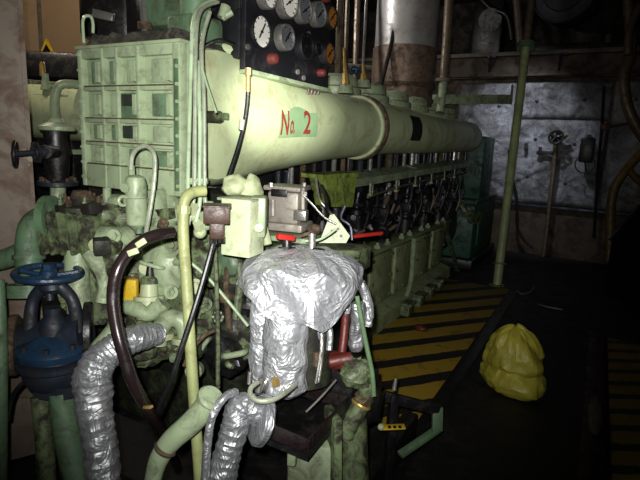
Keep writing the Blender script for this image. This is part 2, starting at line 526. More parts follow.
t = thing('wall_lamp', 'dark hanging bulkhead lamp with wire guard on the silver wall', 'lamp', at(588, 175, Y=WY - .1))
c = at(587, 150, Y=WY - .26)
part(t, 'housing', MB().box(c, (.19, .16, .36), None, .03), 'black')
g = MB()
cc = at(585, 164, Y=WY - .3)
g.torus(cc, (0, 1, .1), .13, .009).torus(cc + V((0, .03, 0)), (1, 0, .3), .1, .007)
part(t, 'wire_guard', g, 'darksteel')
part(t, 'lamp_bracket', MB().box2((c.x - .03, WY - .19, c.z + .1), (c.x + .03, WY - .05, c.z + .22), .005), 'darksteel')
xw = at(600, 150, Y=WY - .04).x
b = MB().tube([at(604, 86, Y=WY - .12), at(602, 125, Y=WY - .12), at(598, 170, Y=WY - .12), at(594, 238, Y=WY - .12)], .022, 8)
solo('cable', b, 'black', 'thin dark cable running down the silver wall right of the lamp', 'cable')
t = thing('alarm_box', 'small dark red box on the back wall with a pipe stub', 'alarm box', at(605, 131, Y=WY - .1))
part(t, 'box', MB().box(at(605, 127, Y=WY - .12), (.13, .1, .1), None, .012), 'darkred')
part(t, 'conduit', MB().tube([at(609, 127, Y=WY - .1), at(625, 124, Y=WY - .1), at(638, 121, Y=WY - .1)], .018, 8), 'brown')
solo('wall_cable', MB().tube([at(509, 150, Y=WY - .12), at(512, 175, Y=WY - .12), at(517, 200, Y=WY - .12), at(517, 225, Y=WY - .12), at(524, 240, Y=WY - .12), at(533, 248, Y=WY - .14)], .022, 8), 'blackrubber', 'black cable hanging in a curve beside the tall green pole', 'cable')
solo('wall_hook', MB().box(at(547, 153, Y=WY - .12), (.3, .03, .06), None, .008).box(at(540, 151, Y=WY - .12), (.05, .05, .13), None, .008), 'darksteel', 'dark bracket bar on insulation beside the thin wall pipe', 'bracket')
solo('pipe_hook', MB().box(at(526, 147, Y=WY - .1), (.05, .06, .12), None, .01), 'darksteel', 'small dark clip on the brightest patch of wall insulation', 'clip')
# ochre pipes at the right
t = thing('ochre_pipe', 'ochre yellow bent pipe at the right before the wall', 'pipe', at(608, 245, D=6.4))
part(t, 'riser', MB().tube(px([(608, 262, 6.4), (610, 235, 6.4), (611, 205, 6.4), (616, 185, 6.35), (630, 165, 6.3), (648, 146, 6.25)]), .055, 12), 'yellowpipe')
part(t, 'branch', MB().tube(px([(627, 168, 6.3), (636, 178, 6.3), (652, 192, 6.3)]), .045, 12), 'yellowpipe')
solo('bent_pipe', MB().tube(px([(628, 0, 6.6), (631, 50, 6.6), (624, 75, 6.6), (626, 100, 6.6), (634, 122, 6.6), (652, 150, 6.6)]), .07, 12), 'brownpipe', 'thick brown curved pipe at the upper right corner of the wall', 'pipe')
solo('upper_pipe', MB().tube(px([(640, 5, 6.3), (630, 30, 6.3), (628, 55, 6.3)]), .05, 12), 'brownpipe', 'short brown pipe slanting above the right end of the beam', 'pipe')
t = thing('dark_cabinet', 'black sloping cabinet at the right edge below the ochre pipe', 'cabinet', at(640, 262, D=5.9))
a = at(607, 262, D=5.9); a.z = 0
p0, p1, p2 = at(612, 240, D=5.9), at(640, 205, D=5.9), at(665, 190, D=5.9)
poly = [p0, p1, p2, V((p2.x, p2.y, 0)), V((p0.x, p0.y, 0))]
part(t, 'casing', MB().prism(poly, V((.1, .5, 0))), 'black')
part(t, 'lid_edge', MB().bar(p0 + V((-.02, -.02, 0)), p1 + V((0, -.02, 0)), .03, .03), 'darksteel')

# stuff on the upper deck
t = thing('storage_drum', 'dark grey round drum up on the deck above the silver wall', 'drum', at(565, 28, Y=9.2))
c = at(565, -8, Y=9.1)
prof = [(.05, 0), (.3, .0), (.42, .03), (.46, .06), (.46, .5), (.42, .56)]
part(t, 'shell', MB().lathe(prof, c + V((0, -.1, 0)), (.2, 1, .0), 32), 'drum')
part(t, 'hoop', MB().torus(c + V((.0, -.06, 0)), (.2, 1, 0), .46, .014), 'darksteel')
part(t, 'lid_ridge', MB().torus(c + V((0, -.105, 0)), (.2, 1, 0), .3, .01), 'darksteel')
part(t, 'cradle', MB().box2((c.x - .4, 9.05, 3.09), (c.x + .45, 9.5, 3.3), .02), 'black')
solo('deck_post', MB().box(at(609, 25, Y=9.0) , (.16, .16, 1.5), None, .01), 'darkwall', 'dark square post standing on the upper deck right of the drum', 'post')
solo('paper_tag', MB().box(at(608, 38, Y=8.912), (.07, .012, .12), None, .003), 'beam', 'small pale tag on the dark upper deck post', 'tag')
solo('deck_machine', MB().box(at(490, 22, Y=9.2) - V((0, 0, .13)), (.5, .4, .9), None, .05).cyl(at(490, 20, Y=9.0), at(490, 20, Y=8.92), .18).tube([at(478, -5, Y=8.95), at(490, 8, Y=8.95), at(507, 16, Y=8.95), at(512, 40, Y=8.95)], .05), 'black', 'black machine with a round cover on the upper deck left of the pole', 'machine')
solo('deck_beam', MB().tube([at(515, -20, Y=8.8), at(519, 30, Y=8.8), at(521, 52, Y=8.8)], .06, 10), 'brownpipe', 'slim brown stanchion just behind the tall green pole', 'stanchion')

# ------------------------------------------------------------------ left side: pillar, tan panel, sign
e0, e1 = at(20, -10, D=2.25), at(34, 215, D=2.2)
xr = (e0.x + e1.x) / 2; yr = (e0.y + e1.y) / 2
yawm = Matrix.Rotation(math.radians(63), 3, 'Z')
b = MB()
L_, R_ = V((xr, yr, 0)), None
u = yawm @ V((1, 0, 0)); w = yawm @ V((0, 1, 0))
def pbox(s0, s1, d0, d1, z0, z1):
    o = L_
    pts = [o + u * s0 + w * d0, o + u * s1 + w * d0, o + u * s1 + w * d1, o + u * s0 + w * d1]
    return [V((p.x, p.y, z0)) for p in pts], V((0, 0, z1 - z0))
b.prism(*pbox(-.5, 0, 0, .16, 0, 4.3))
b.prism(*pbox(-.012, .006, -.012, .17, 0, 4.3))
struct('pillar', b, 'pillar')
# tan cabinet wall behind
t = thing('tan_panel', 'tan painted steel panel high behind the left pillar', 'panel', at(50, 60, D=4.4))
c0 = at(50, 10, D=4.5)
q0, q1, q2 = at(-10, 62, D=4.5), at(43.5, 62, D=4.5), at(97, 62, D=4.35)
part(t, 'plate', MB().prism([V((q0.x, q0.y, 2.2)), V((q1.x, q1.y, 2.2)), V((q1.x, q1.y, 3.6)), V((q0.x, q0.y, 3.6))], (0, .05, 0)), 'tan')
part(t, 'plate', MB().prism([V((q1.x, q1.y, 2.2)), V((q2.x, q2.y, 2.2)), V((q2.x, q2.y, 3.6)), V((q1.x, q1.y, 3.6))], (0, .05, 0)), 'tan')
part(t, 'seam_strip', MB().box((q1.x, q1.y - .012, 2.95), (.02, .03, 1.3)), 'beam')
t = thing('warning_sign', 'yellow and black triangular warning sign on the tan panel', 'sign', at(48, 62, D=4.4))
def tri(px_, top, bot, hw, D, k): return [at(px_, top, D=D), at(px_ - hw, bot, D=D), at(px_ + hw, bot, D=D)]
tp = at(46, 38, D=4.38)
rx = (q2 - q1); rx.z = 0; rx.normalize()
def tripoly(h, dy, dz=0): h *= 1.5; dz *= 1.5; return [tp + V((0, -dy, -dz)), tp + rx * (-h * .62) + V((0, -dy, -h - 0)), tp + rx * (h * .62) + V((0, -dy, -h))]
part(t, 'yellow_board', MB().prism(tripoly(.34, .0), (0, .01, 0)), 'yellow')
part(t, 'black_border', MB().prism(tripoly(.28, .004, .035), (0, .004, 0)), 'ink')
part(t, 'yellow_field', MB().prism(tripoly(.24, .008, .10), (0, .004, 0)), 'yellow')
part(t, 'symbol', MB().prism(tripoly(.225, .012, .15), (0, .004, 0)), 'ink')
# dark block under the panel
solo('engine_top_casing', MB().box(at(55, 69, D=3.9), (1.0, .5, .19), Matrix.Rotation(.5, 3, 'Z'), .03), 'black', 'black casing topping the second engine under the triangular sign', 'casing')
t = thing('indicator_valve', 'small brass capped indicator valve standing on the second green engine', 'valve', at(44, 85, D=3.2))
part(t, 'post', MB().lathe([(.035, 0), (.03, .02), (.022, .05), (.02, .1)], at(46, 90, D=3.2), (0, 0, 1), 14), 'green')
part(t, 'brass_cap', MB().lathe([(.02, 0), (.017, .07), (.012, .085)], at(43, 76, D=3.2), (0, 0, 1), 12), 'brass')
# second engine seen behind
t = thing('second_engine', 'second pale green engine partly seen behind the left pillar', 'engine', at(52, 230, D=3.3))
a0, a1 = at(14, 112, D=3.5), at(92, 112, D=3.3)
part(t, 'duct', MB().lathe([(.02, -.05), (.17, 0), (.19, .03), (.19, .7)], a0, a1 - a0, 28), 'bright')
part(t, 'top_cover', MB().bar(at(20, 88, D=3.5), at(80, 94, D=3.3), .2, .12, .02), 'dullgreen')
part(t, 'top_flange', MB().bar(at(16, 97, D=3.45), at(84, 99, D=3.25), .26, .03, .006), 'green')
part(t, 'casing', MB().bar(at(20, 160, D=3.6), at(88, 160, D=3.5), .3, .5, .03), 'black')
part(t, 'lower_rail', MB().bar(at(64, 152, D=3.3), at(86, 152, D=3.2), .03, .03), 'conduit')
for k in range(5):
    c = at(24 + k * 12, 94, D=3.34 - k * .03)
    part(t, 'cover_bolt', MB().cyl(c, c + V((0, 0, .05)), .022, seg=6), 'green')
t = thing('return_pipe', 'bent pale green pipe rising in front of the second engine', 'pipe', at(57, 126, D=2.9))
part(t, 'tube', MB().tube(px([(57, 127, 2.9), (55, 112, 2.9), (55, 96, 2.9), (59, 86, 2.9), (68, 84, 2.92), (86, 86, 3.0)]), pr(4.5, 2.9), 12), 'green')
part(t, 'flange', MB().lathe([(.05, 0), (.05, .014)], at(57, 126, D=2.9), (0, 0, 1)), 'green')

# dark valve behind
t = thing('sluice_valve', 'dark blue grey valve with side handwheel in front of the left pillar', 'valve', at(58, 186, D=2.4))
Dv = 2.4
part(t, 'top_flange', MB().lathe([(.075, 0), (.082, .004), (.082, .02), (.04, .04), (.03, .06)], at(57, 131, D=Dv), (0, 0, 1)), 'green')
part(t, 'valve_body', MB().lathe([(.045, 0), (.05, .03), (.06, .12), (.062, .15), (.05, .2), (.055, .24)], at(58, 182, D=Dv), (0, 0, 1)), 'black')
part(t, 'lower_flange', MB().lathe([(.08, 0), (.09, .005), (.09, .022), (.05, .03)], at(58, 186, D=Dv), (0, 0, 1)), 'darkblue')
for k in range(8):
    c = at(58, 181, D=Dv) + V((math.cos(k * PI / 4), math.sin(k * PI / 4), 0)) * .072
    part(t, 'flange_bolt', MB().cyl(c, c + V((0, 0, .018)), .009, seg=6), 'rust')
w0, w1 = at(15, 154, D=2.08), at(54, 151, D=2.2)
handwheel(t, w0, RT * .88 + FW * .40, .05, .008, 'black', 4)
part(t, 'stem', MB().tube([w0, w0.lerp(w1, .5), w1], .012, 10), 'darksteel')
part(t, 'gland', MB().cyl(w0.lerp(w1, .45), w0.lerp(w1, .72), .03).cyl(w0.lerp(w1, .5), w0.lerp(w1, .56), .05, seg=6), 'darksteel')
part(t, 'side_neck', MB().cyl(w0.lerp(w1, .75), at(57, 152, D=2.36), .03), 'black')
part(t, 'outlet_pipe', MB().tube(px([(58, 186, 2.4), (58, 196, 2.4), (58, 212, 2.4)]), .035, 12), 'green')

# ================================================================== MAIN ENGINE
eng = thing('diesel_engine', 'big pale green diesel engine with long duct marked No.2', 'engine', (-1.9, 4.4, 0))
# --- air cooler (ribbed end box)
X0, X1, Y0, Z0, Z1 = -1.945, -1.372, 1.425, 1.375, 1.935
b = MB().box2((X0, Y0, Z0), (X1, Y0 + .1, Z1), .006)
box = part(eng, 'air_cooler', b, 'greenbox')
# ribs: waffle with fairly flat trapezoid ridges
g = MB()
rim = .03
def bx(x): return X0 + (X1 - X0) * x
def bz(z): return Z1 - (Z1 - Z0) * z
yp = Y0 - .028
colsx = [0, .235, .46, .62, .80, 1.0]
rowsz = [0, .33, .66, 1.0]
for z0c, z1c in ((.0, .075), (.265, .30), (.49, .525), (.66, .69), (.825, 1.0)):
    g.box2((X0, yp + .003, bz(z1c)), (X1, Y0 + .01, bz(z0c)), .005)
    if z0c and z0c < .9:
        part(box, 'rust_line', MB().box2((X0 + .035, yp - .001, bz(z0c) - .004), (X1 - .03, yp + .006, bz(z0c) + .001), .001), 'rust')
for xc, wd in ((.02, .025), (.255, .016), (.405, .016), (.61, .018), (.965, .04)):
    g.box2((bx(xc) - wd / 2, yp, Z0), (bx(xc) + wd / 2, Y0 + .01, Z1 - .005), .004)
part(box, 'rib_grid', g, 'greenbox')
# stub pads in each panel (sloping webs)
for zc, hz in ((.17, .045), (.395, .045), (.592, .032), (.757, .032)):
    for k, xc in enumerate((.145, .34, .515, .79)):
        x_, z_ = bx(xc), bz(zc)
        hw = .024 if k < 3 else .05
        part(box, 'panel_web', MB().prism([(x_ + hw, Y0, z_ - hz), (x_ + hw, Y0, z_ + hz), (x_ + hw - .004, Y0 - .024, z_ + hz * .85), (x_ + hw - .004, Y0 - .024, z_ - hz * .85)], (.018, 0, 0)), 'greenbox')
        part(box, 'panel_pad', MB().box((x_ - .004, Y0 - .004, z_), (hw * 1.7, .010, hz * 1.9), None, .004), 'pad' if (k * 3 + int(zc * 10)) % 4 < 2 else 'greenbox')
part(box, 'name_plate', MB().box((bx(.50), Y0 - .012, bz(.365)), (.085, .012, .045), None, .003), 'plate', 'dark name plate')
part(box, 'name_plate', MB().box((bx(.505), Y0 - .011, bz(.41)), (.105, .008, .105), None, .003), 'midgreen', 'green patch under name plate')
part(box, 'name_plate', MB().box((bx(.505), Y0 - .012, bz(.585)), (.085, .012, .05), None, .003), 'plate', 'dark lower name plate')
for i in range(9):
    for x_ in (X0 + .012, X1 - .012):
        p = V((x_, yp, Z0 + .04 + i * .062))
        part(box, 'rim_bolt', MB().cyl(p, p + V((0, -.008, 0)), .007, seg=6), 'greenbox')
b = MB()
# sooty lagging on top
nx, ny = 24, 12
def topz(i, j): return Z1 + .03 + .04 * (.5 + .5 * mn.noise(V((i * .35, j * .4, 3)))) + .02 * mn.noise(V((i * 1.1, j, 1)))
vs = [(X0 + .04 + (X1 - X0 - .05) * i / (nx - 1), Y0 - .02 + .3 * j / (ny - 1), topz(i, j) if 0 < i < nx - 1 and 0 < j < ny - 1 else Z1 + .005) for j in range(ny) for i in range(nx)]
part(box, 'top_lagging', MB().add(vs, [(j * nx + i, j * nx + i + 1, (j + 1) * nx + i + 1, (j + 1) * nx + i) for j in range(ny - 1) for i in range(nx - 1)]), 'grimetop')
part(box, 'top_flange', MB().box2((X0 - .008, Y0 - .034, Z1 - .004), (X1 + .006, Y0 + .1, Z1 + .008), .003), 'greenbox')
part(box, 'top_gusset', MB().box2((X1 - .16, Y0 + .06, Z1), (X1 - .02, Y0 + .24, Z1 + .12), .02).cyl((X1 - .09, Y0 + .15, Z1 + .1), (X1 - .09, Y0 + .15, Z1 + .22), .06), 'midgreen')
part(box, 'side_seam', MB().box2((X1 - .03, yp - .004, Z0 + .02), (X1 - .008, yp + .01, Z1 - .06), .002), 'midgreen')
# --- the duct: square-ish mouth tapering to a round pipe
DXC = -1.55
def _zc(a_, b_): return at(a_, b_, X=DXC).z
stations = [(1.53, 1.685, .300), (1.60, 1.685, .312), (1.80, 1.69, .305), (1.97, 1.690, .283), (2.14, 1.690, .258), (2.4, _zc(292, 125), .232), (2.83, _zc(320, 126), .207), (3.8, _zc(385, 129), .196), (5.0, _zc(425, 133.5), .190), (6.2, _zc(460, 136.5), .188), (6.62, _zc(467, 137), .184), (6.72, _zc(470, 137.5), .172), (6.78, _zc(471, 137.5), .12)]
def duct_at(y):
    for (ya, za, ra), (yb, zb, rb) in zip(stations, stations[1:]):
        if ya <= y <= yb:
            k = (y - ya) / (yb - ya); return za + (zb - za) * k, ra + (rb - ra) * k
    return (stations[0][1], stations[0][2]) if y < stations[0][0] else (stations[-1][1], stations[-1][2])
vs, fs = [], []
SG = 48
ys = [1.53, 1.56, 1.60] + [1.60 + .08 * i for i in range(1, 63)] + [6.60, 6.65, 6.69, 6.72, 6.75, 6.78]
for y in ys:
    z, r = duct_at(y)
    sq = max(0, min(1, (2.2 - y) / .6)) * .5      # squareness of the mouth
    xc = DXC - .05 * max(0, min(1, (2.2 - y) / .6))
    for i in range(SG):
        a_ = 2 * PI * i / SG
        ca, sa = math.cos(a_), math.sin(a_)
        k = 1 / max(abs(ca), abs(sa)) ** sq if sq else 1
        k = 1 + (k - 1) * .75
        vs.append((xc + ca * r * min(k, 1.25) * (1 - .18 * sq), y, z + sa * r * min(k, 1.18)))
n = len(ys)
fs = [(j * SG + i, j * SG + (i + 1) % SG, (j + 1) * SG + (i + 1) % SG, (j + 1) * SG + i) for j in range(n - 1) for i in range(SG)] + [tuple(range(SG)), tuple(range((n - 1) * SG, n * SG))]
duct = part(eng, 'charge_air_duct', MB().add(vs, fs), 'duct')
def ring(y, dr, w):
    z, r = duct_at(y)
    return MB().lathe([(r - .01, 0), (r + dr * .8, .003), (r + dr, w * .3), (r + dr, w * .7), (r + dr * .8, w - .003), (r - .01, w)], (DXC, y, z), (0, 1, 0), 48)
part(duct, 'joint_band', ring(3.26, .02, .04), 'bright', 'cream joint band')
part(duct, 'joint_band', ring(3.32, .028, .05), 'rust', 'rusty joint band')
part(duct, 'joint_band', ring(3.39, .012, .06), 'duct')
def onduct(y, ang, off=.002):
    z, r = duct_at(y)
    sq = max(0, min(1, (2.15 - y) / .45)) * .45
    return V((DXC + math.cos(ang) * (r + off), y, z + math.sin(ang) * (r + off)))
def duct_patch(y0, y1, a0, a1, off, inside=None, ny=14, na=14, skew=(0, 0)):
    vs, fs, idx = [], [], {}
    for j in range(na + 1):
        for i in range(ny + 1):
            y = y0 + (y1 - y0) * i / ny; a_ = a0 + (a1 - a0) * j / na + (skew[0] * (1 - j / na) + skew[1] * j / na) * i / ny
            idx[i, j] = len(vs); vs.append(onduct(y, a_, off))
    for j in range(na):
        for i in range(ny):
            if inside is None or inside((i + .5) / ny, (j + .5) / na):
                fs.append((idx[i, j], idx[i + 1, j], idx[i + 1, j + 1], idx[i, j + 1]))
    return MB().add(vs, fs)
def pix_duct(px_, py_):
    p = at(px_, py_, X=DXC + .22)
    for _ in range(12):
        z, r = duct_at(p.y)
        p = at(px_, py_, X=DXC + math.sqrt(max(1e-4, r * r - (p.z - z) ** 2)))
    z, r = duct_at(p.y)
    return p.y, math.asin(max(-1, min(1, (p.z - z) / r)))
part(duct, 'black_mark', duct_patch(3.92, 4.18, -.42, .62, .004), 'ink', 'black painted rectangle')
ya, aa = pix_duct(278, 137); yb, ab = pix_duct(317, 113)
aB, aT = pix_duct(317, 137)[1], pix_duct(278, 114)[1]
ab_m = (ab + aT) / 2
part(duct, 'number_patch', duct_patch(ya, yb, aa, aT, .0015, skew=(aB - aa, ab - aT)), 'greenpatch', 'green painted patch behind the number')
ycn = ya + (yb - ya) * .52
part(duct, 'number_patch', duct_patch(ycn - .13, ycn + .13, ab_m - .04, ab_m + .11, .0013, lambda i, j: (i * 2 - 1) ** 2 + (j * 1.0) ** 2 < 1, 24, 12), 'greenpatch', 'rounded top of the green patch')


def lettering(body, name, parent, y0, a0, height, mat, off, squeeze=1.0):
    cu = bpy.data.curves.new(name, 'FONT'); cu.body = body; cu.size = 1.0; cu.offset = .022
    to = bpy.data.objects.new(name, cu); COL.objects.link(to)
    bpy.context.view_layer.update()
    me = bpy.data.meshes.new_from_object(to.evaluated_get(bpy.context.evaluated_depsgraph_get()))
    bm = bmesh.new(); bm.from_mesh(me)
    bmesh.ops.subdivide_edges(bm, edges=bm.edges[:], cuts=2)
    bmesh.ops.triangulate(bm, faces=bm.faces[:])
    bm.verts.index_update()
    vs = []
    for v in bm.verts:
        y = y0 + v.co.x * height * 1.4 * squeeze
        z, r = duct_at(y)
        vs.append(onduct(y, a0 + v.co.y * height * 1.4 / r, off))
    fs = [[v.index for v in f.verts] for f in bm.faces]
    bm.free(); bpy.data.objects.remove(to); bpy.data.curves.remove(cu); bpy.data.meshes.remove(me)
    return part(parent, name, MB().add(vs, fs), mat)


yn, an_ = pix_duct(280, 134)
lettering('N', 'number_lettering', duct, yn - .012, an_, .105, 'redtext', .005, .78)['label'] = 'red letter N'
y2, a2 = pix_duct(288.5, 133)
lettering('o.', 'number_lettering', duct, y2 - .0, a2, .085, 'redtext', .005, .62)['label'] = 'small red letter o with point'
y3, a3 = pix_duct(302, 133)
lettering('2', 'number_lettering', duct, y3, a3, .108, 'redtext', .005, 1.15)['label'] = 'red figure 2'
# bolted tap on the duct's mouth
p = onduct(1.83, .02, 0.0); p.x = -1.25
p = at(218, 117, X=-1.27)
part(duct, 'lifting_lug', MB().cyl(p + V((-.06, 0, 0)), p + V((.012, 0, 0)), .022, seg=8).box(p + V((0, .03, .005)), (.02, .05, .025), None, .004), 'dullgreen')
# rail shield under the duct
b = MB().bar(at(352, 184, X=-1.5), at(470, 163.5, X=-1.5), .05, .22, .006)
r0, r1 = at(352, 183, X=-1.47), at(472, 163.5, X=-1.47)
rail = part(eng, 'rail_shield', MB().prism([r0 + V((0, 0, .02)), r0 + V((0, 0, -.035)), r0 + V((-.16, 0, -.0)), r0 + V((-.16, 0, .055))], r1 - r0), 'green')
for x_, y_ in ((371, 183), (397, 180.5), (416, 176), (432, 174), (445, 171), (455, 169.5)):
    c = at(x_, y_, X=-1.44)
    part(rail, 'shield_bracket', MB().box(c - V((0, 0, .04)), (.012, .03, .085), None, .003).box(c - V((0, 0, .085)), (.03, .035, .02), None, .003), 'green')
# fuel rail tube below the shield
b = MB().tube([at(368, 197, X=-1.45), at(410, 184, X=-1.45), at(466, 172, X=-1.45)], .011, 10)
part(eng, 'fuel_rail', b, 'brownpipe')
# yellow-green end box of the shield
a = at(327, 178, X=-1.45); c = at(357, 178, X=-1.45)
poly = [at(325, 178, X=-1.42), at(357, 176, X=-1.42), at(353, 207, X=-1.42), at(331, 207, X=-1.42)]
part(eng, 'shield_end_box', MB().prism(poly, V((-.12, .02, 0))).prism([at(323, 175, X=-1.40), at(359, 172.5, X=-1.40), at(359, 177, X=-1.40), at(323, 179, X=-1.40)], V((-.16, .02, 0))), 'yellowgreen')
# block behind pumps
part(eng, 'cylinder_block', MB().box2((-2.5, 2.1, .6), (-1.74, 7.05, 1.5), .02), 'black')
# crankcase
b = MB().box2((-2.6, 2.1, .0), (-1.62, 6.2, .70), .012)
cc = part(eng, 'crankcase', b, 'crank')
part(cc, 'top_ledge', MB().box2((-1.80, 2.1, .70), (-1.54, 6.2, .735), .006), 'crank')
part(cc, 'base_ledge', MB().prism([(-1.62, 2.1, .17), (-1.5, 2.1, .13), (-1.5, 2.1, 0), (-1.62, 2.1, 0)], (0, 4.1, 0)), 'crank')
for i in range(6):
    y = 2.86 + i * .6
    pl = MB().box2((-1.62, y - .25, .2), (-1.585, y + .25, .66), .012)
    d = part(cc, 'crankcase_door', pl, 'crank')
    for dy, dz in ((-.22, .24), (.22, .24), (-.22, .63), (.22, .63), (0, .24), (0, .63), (-.22, .43), (.22, .43)):
        part(d, 'door_bolt', MB().cyl((-1.585, y + dy, dz), (-1.565, y + dy, dz), .016, seg=6), 'dullgreen')
    for dy in (-.15, .08):
        q = V((-1.58, y + dy, .735))
        part(cc, 'ledge_nut', MB().cyl(q, q + V((0, 0, .03)), .028, seg=6).cyl(q + V((0, 0, .03)), q + V((0, 0, .05)), .014), 'green')
# feet beside the crankcase
for i in range(4):
    y = 4.5 + i * .36
    part(cc, 'foot', MB().box2((-1.51, y - .08, 0), (-1.42, y + .08, .10), .008).box2((-1.51, y - .085, .10), (-1.40, y + .085, .125), .005), 'dullgreen')
# heads, pumps, push rods: one set per cylinder
for i in range(6):
    y = 3.66 + i * .6
    hd = part(eng, 'cylinder_head', MB().box2((-2.3, y - .26, 1.5), (-1.76, y + .26, 1.92), .03), 'dullgreen')
    part(hd, 'rocker_cover', MB().lathe([(.2, 0), (.2, .07), (.17, .085), (.175, .10), (.165, .15), (.12, .175), (.03, .185)], (-1.92, y, 1.955), (0, 0, 1), 28), 'green')
    fp = part(eng, 'fuel_pump', MB().lathe([(.085, 0), (.085, .14), (.07, .16), (.07, .24), (.055, .26), (.055, .34), (.03, .36), (.03, .42)], (-1.68, y, .74), (0, 0, 1), 20).box2((-1.76, y - .1, .95), (-1.6, y + .1, 1.05), .01), 'black')
    for zz, rr in ((.93, .08), (.97, .08), (1.13, .06)):
        part(fp, 'pump_ring', MB().torus((-1.68, y, zz), (0, 0, 1), rr, .011, 20, 6), 'darksteel')
    part(fp, 'injection_pipe', MB().tube([(-1.68, y, 1.15), (-1.67, y + .02, 1.28), (-1.7, y + .1, 1.4), (-1.72, y + .1, 1.55)], .014, 8), 'darksteel')
    part(fp, 'rack_lever', MB().tube([(-1.58, y + .06, 1.32), (-1.575, y + .05, 1.18), (-1.56, y - .04, 1.1)], .014, 8).ball((-1.575, y + .06, 1.33), .026, 10, 6), 'black')
    for k, dy in enumerate((-.22, -.13, -.04, .06, .15, .24)):
        z1_ = 1.6
        part(hd, 'push_rod_tube', MB().cyl((-1.66 + .05 * (k % 2), y + dy, 1.36), (-1.66 + .05 * (k % 2), y + dy, z1_), (.017, .026, .02)[k % 3], seg=10), ('steel', 'darksteel', 'rust', 'brightsteel', 'black', 'darksteel')[(k + i) % 6])
    for k in range(3):
        dy = -.2 + k * .17
        z_ = .80 + .1 * ((i + k) % 3)
        part(eng, 'drain_pipe', MB().tube([(-1.60, y + dy, z_), (-1.57, y + dy + .02, z_ + .14), (-1.6, y + dy + .05, z_ + .26)], .014, 8), ('darksteel', 'black', 'black', 'brownpipe')[(k + i * 2) % 4])
# dark clutter nearest end of the fuel side (Y 2.3 - 3.4)
for k, (y, z0_, z1_, mat) in enumerate(((2.35, .8, 1.3, 'black'), (2.6, .8, 1.42, 'darksteel'), (2.8, .74, 1.2, 'black'), (3.05, .8, 1.4, 'black'), (3.25, .74, 1.25, 'darksteel'))):
    part(eng, 'fuel_filter', MB().lathe([(.07, 0), (.075, .02), (.075, (z1_ - z0_) * .6), (.05, (z1_ - z0_) * .7), (.03, z1_ - z0_)], (-1.66, y, z0_), (0, 0, 1), 18), mat)
for k in range(8):
    y = 2.45 + k * .14
    part(eng, 'push_rod_tube', MB().cyl((-1.64, y, 1.30), (-1.64, y, 1.55), .018, seg=10), ('darksteel', 'steel', 'rust', 'black')[k % 4])
rg = random.Random(5)
for k in range(84):
    y = rg.uniform(2.9, 6.1); z_ = rg.uniform(.80, 1.28); x_ = rg.uniform(-1.66, -1.55)
    a_ = V((x_, y, z_)); d_ = V((rg.uniform(-.2, .5), rg.uniform(-.6, .6), rg.uniform(-.3, 1))).normalized()
    L_ = rg.uniform(.03, .10); r_ = rg.uniform(.009, .02)
    part(eng, 'pipe_union', MB().cyl(a_, a_ + d_ * L_, r_, seg=8).cyl(a_ + d_ * L_ * .4, a_ + d_ * L_ * .65, r_ * 1.5, seg=6), ('darksteel', 'black', 'steel', 'darksteel', 'black', 'brownpipe', 'black', 'darksteel')[k % 8])
# vertical green drain on crankcase doors & slanted bar
part(eng, 'overflow_pipe', MB().tube([at(414, 238, X=-1.52), at(413, 255, X=-1.52), at(411, 280, X=-1.52), at(406, 297, X=-1.52)], .026, 10), 'green')
part(eng, 'support_strut', MB().bar(at(444, 222, X=-1.5), at(459, 276, X=-1.5), .05, .03), 'dullgreen')

# generator beyond the engine
gen = thing('generator', 'dark teal generator casing at the far end of the engine', 'generator', (-1.9, 7.5, 0))
part(gen, 'stator_casing', MB().box2((-2.5, 6.75, .14), (-1.38, 8.2, .88), .04), 'teal')
part(gen, 'top_box', MB().box2((-2.4, 7.55, .88), (-1.5, 8.3, 1.80), .03), 'teal')
part(gen, 'base_frame', MB().box2((-2.5, 6.7, 0), (-1.34, 8.3, .14), .02), 'black')
part(gen, 'cooling_pipe', MB().tube([at(455, 208, Y=6.7), at(461, 205, Y=6.68), at(466, 213, Y=6.68), at(473, 217, Y=6.66)], .045, 10).cyl(at(471, 217, Y=6.66), at(478, 218, Y=6.62), .09), 'dullgreen')
part(gen, 'top_rail', MB().bar((-2.4, 6.78, .91), (-1.4, 6.78, .91), .06, .05).bar((-1.4, 6.78, .91), (-1.4, 8.2, .91), .06, .05), 'teal')
part(gen, 'access_cover', MB().box2((-1.385, 7.0, .3), (-1.36, 7.9, .75), .008), 'teal')
fw_ = part(eng, 'flywheel_guard', MB().lathe([(.1, 0), (.48, .0), (.5, .02), (.5, .3), (.48, .32)], (-2.05, 6.25, .62), (0, 1, 0), 36), 'black')

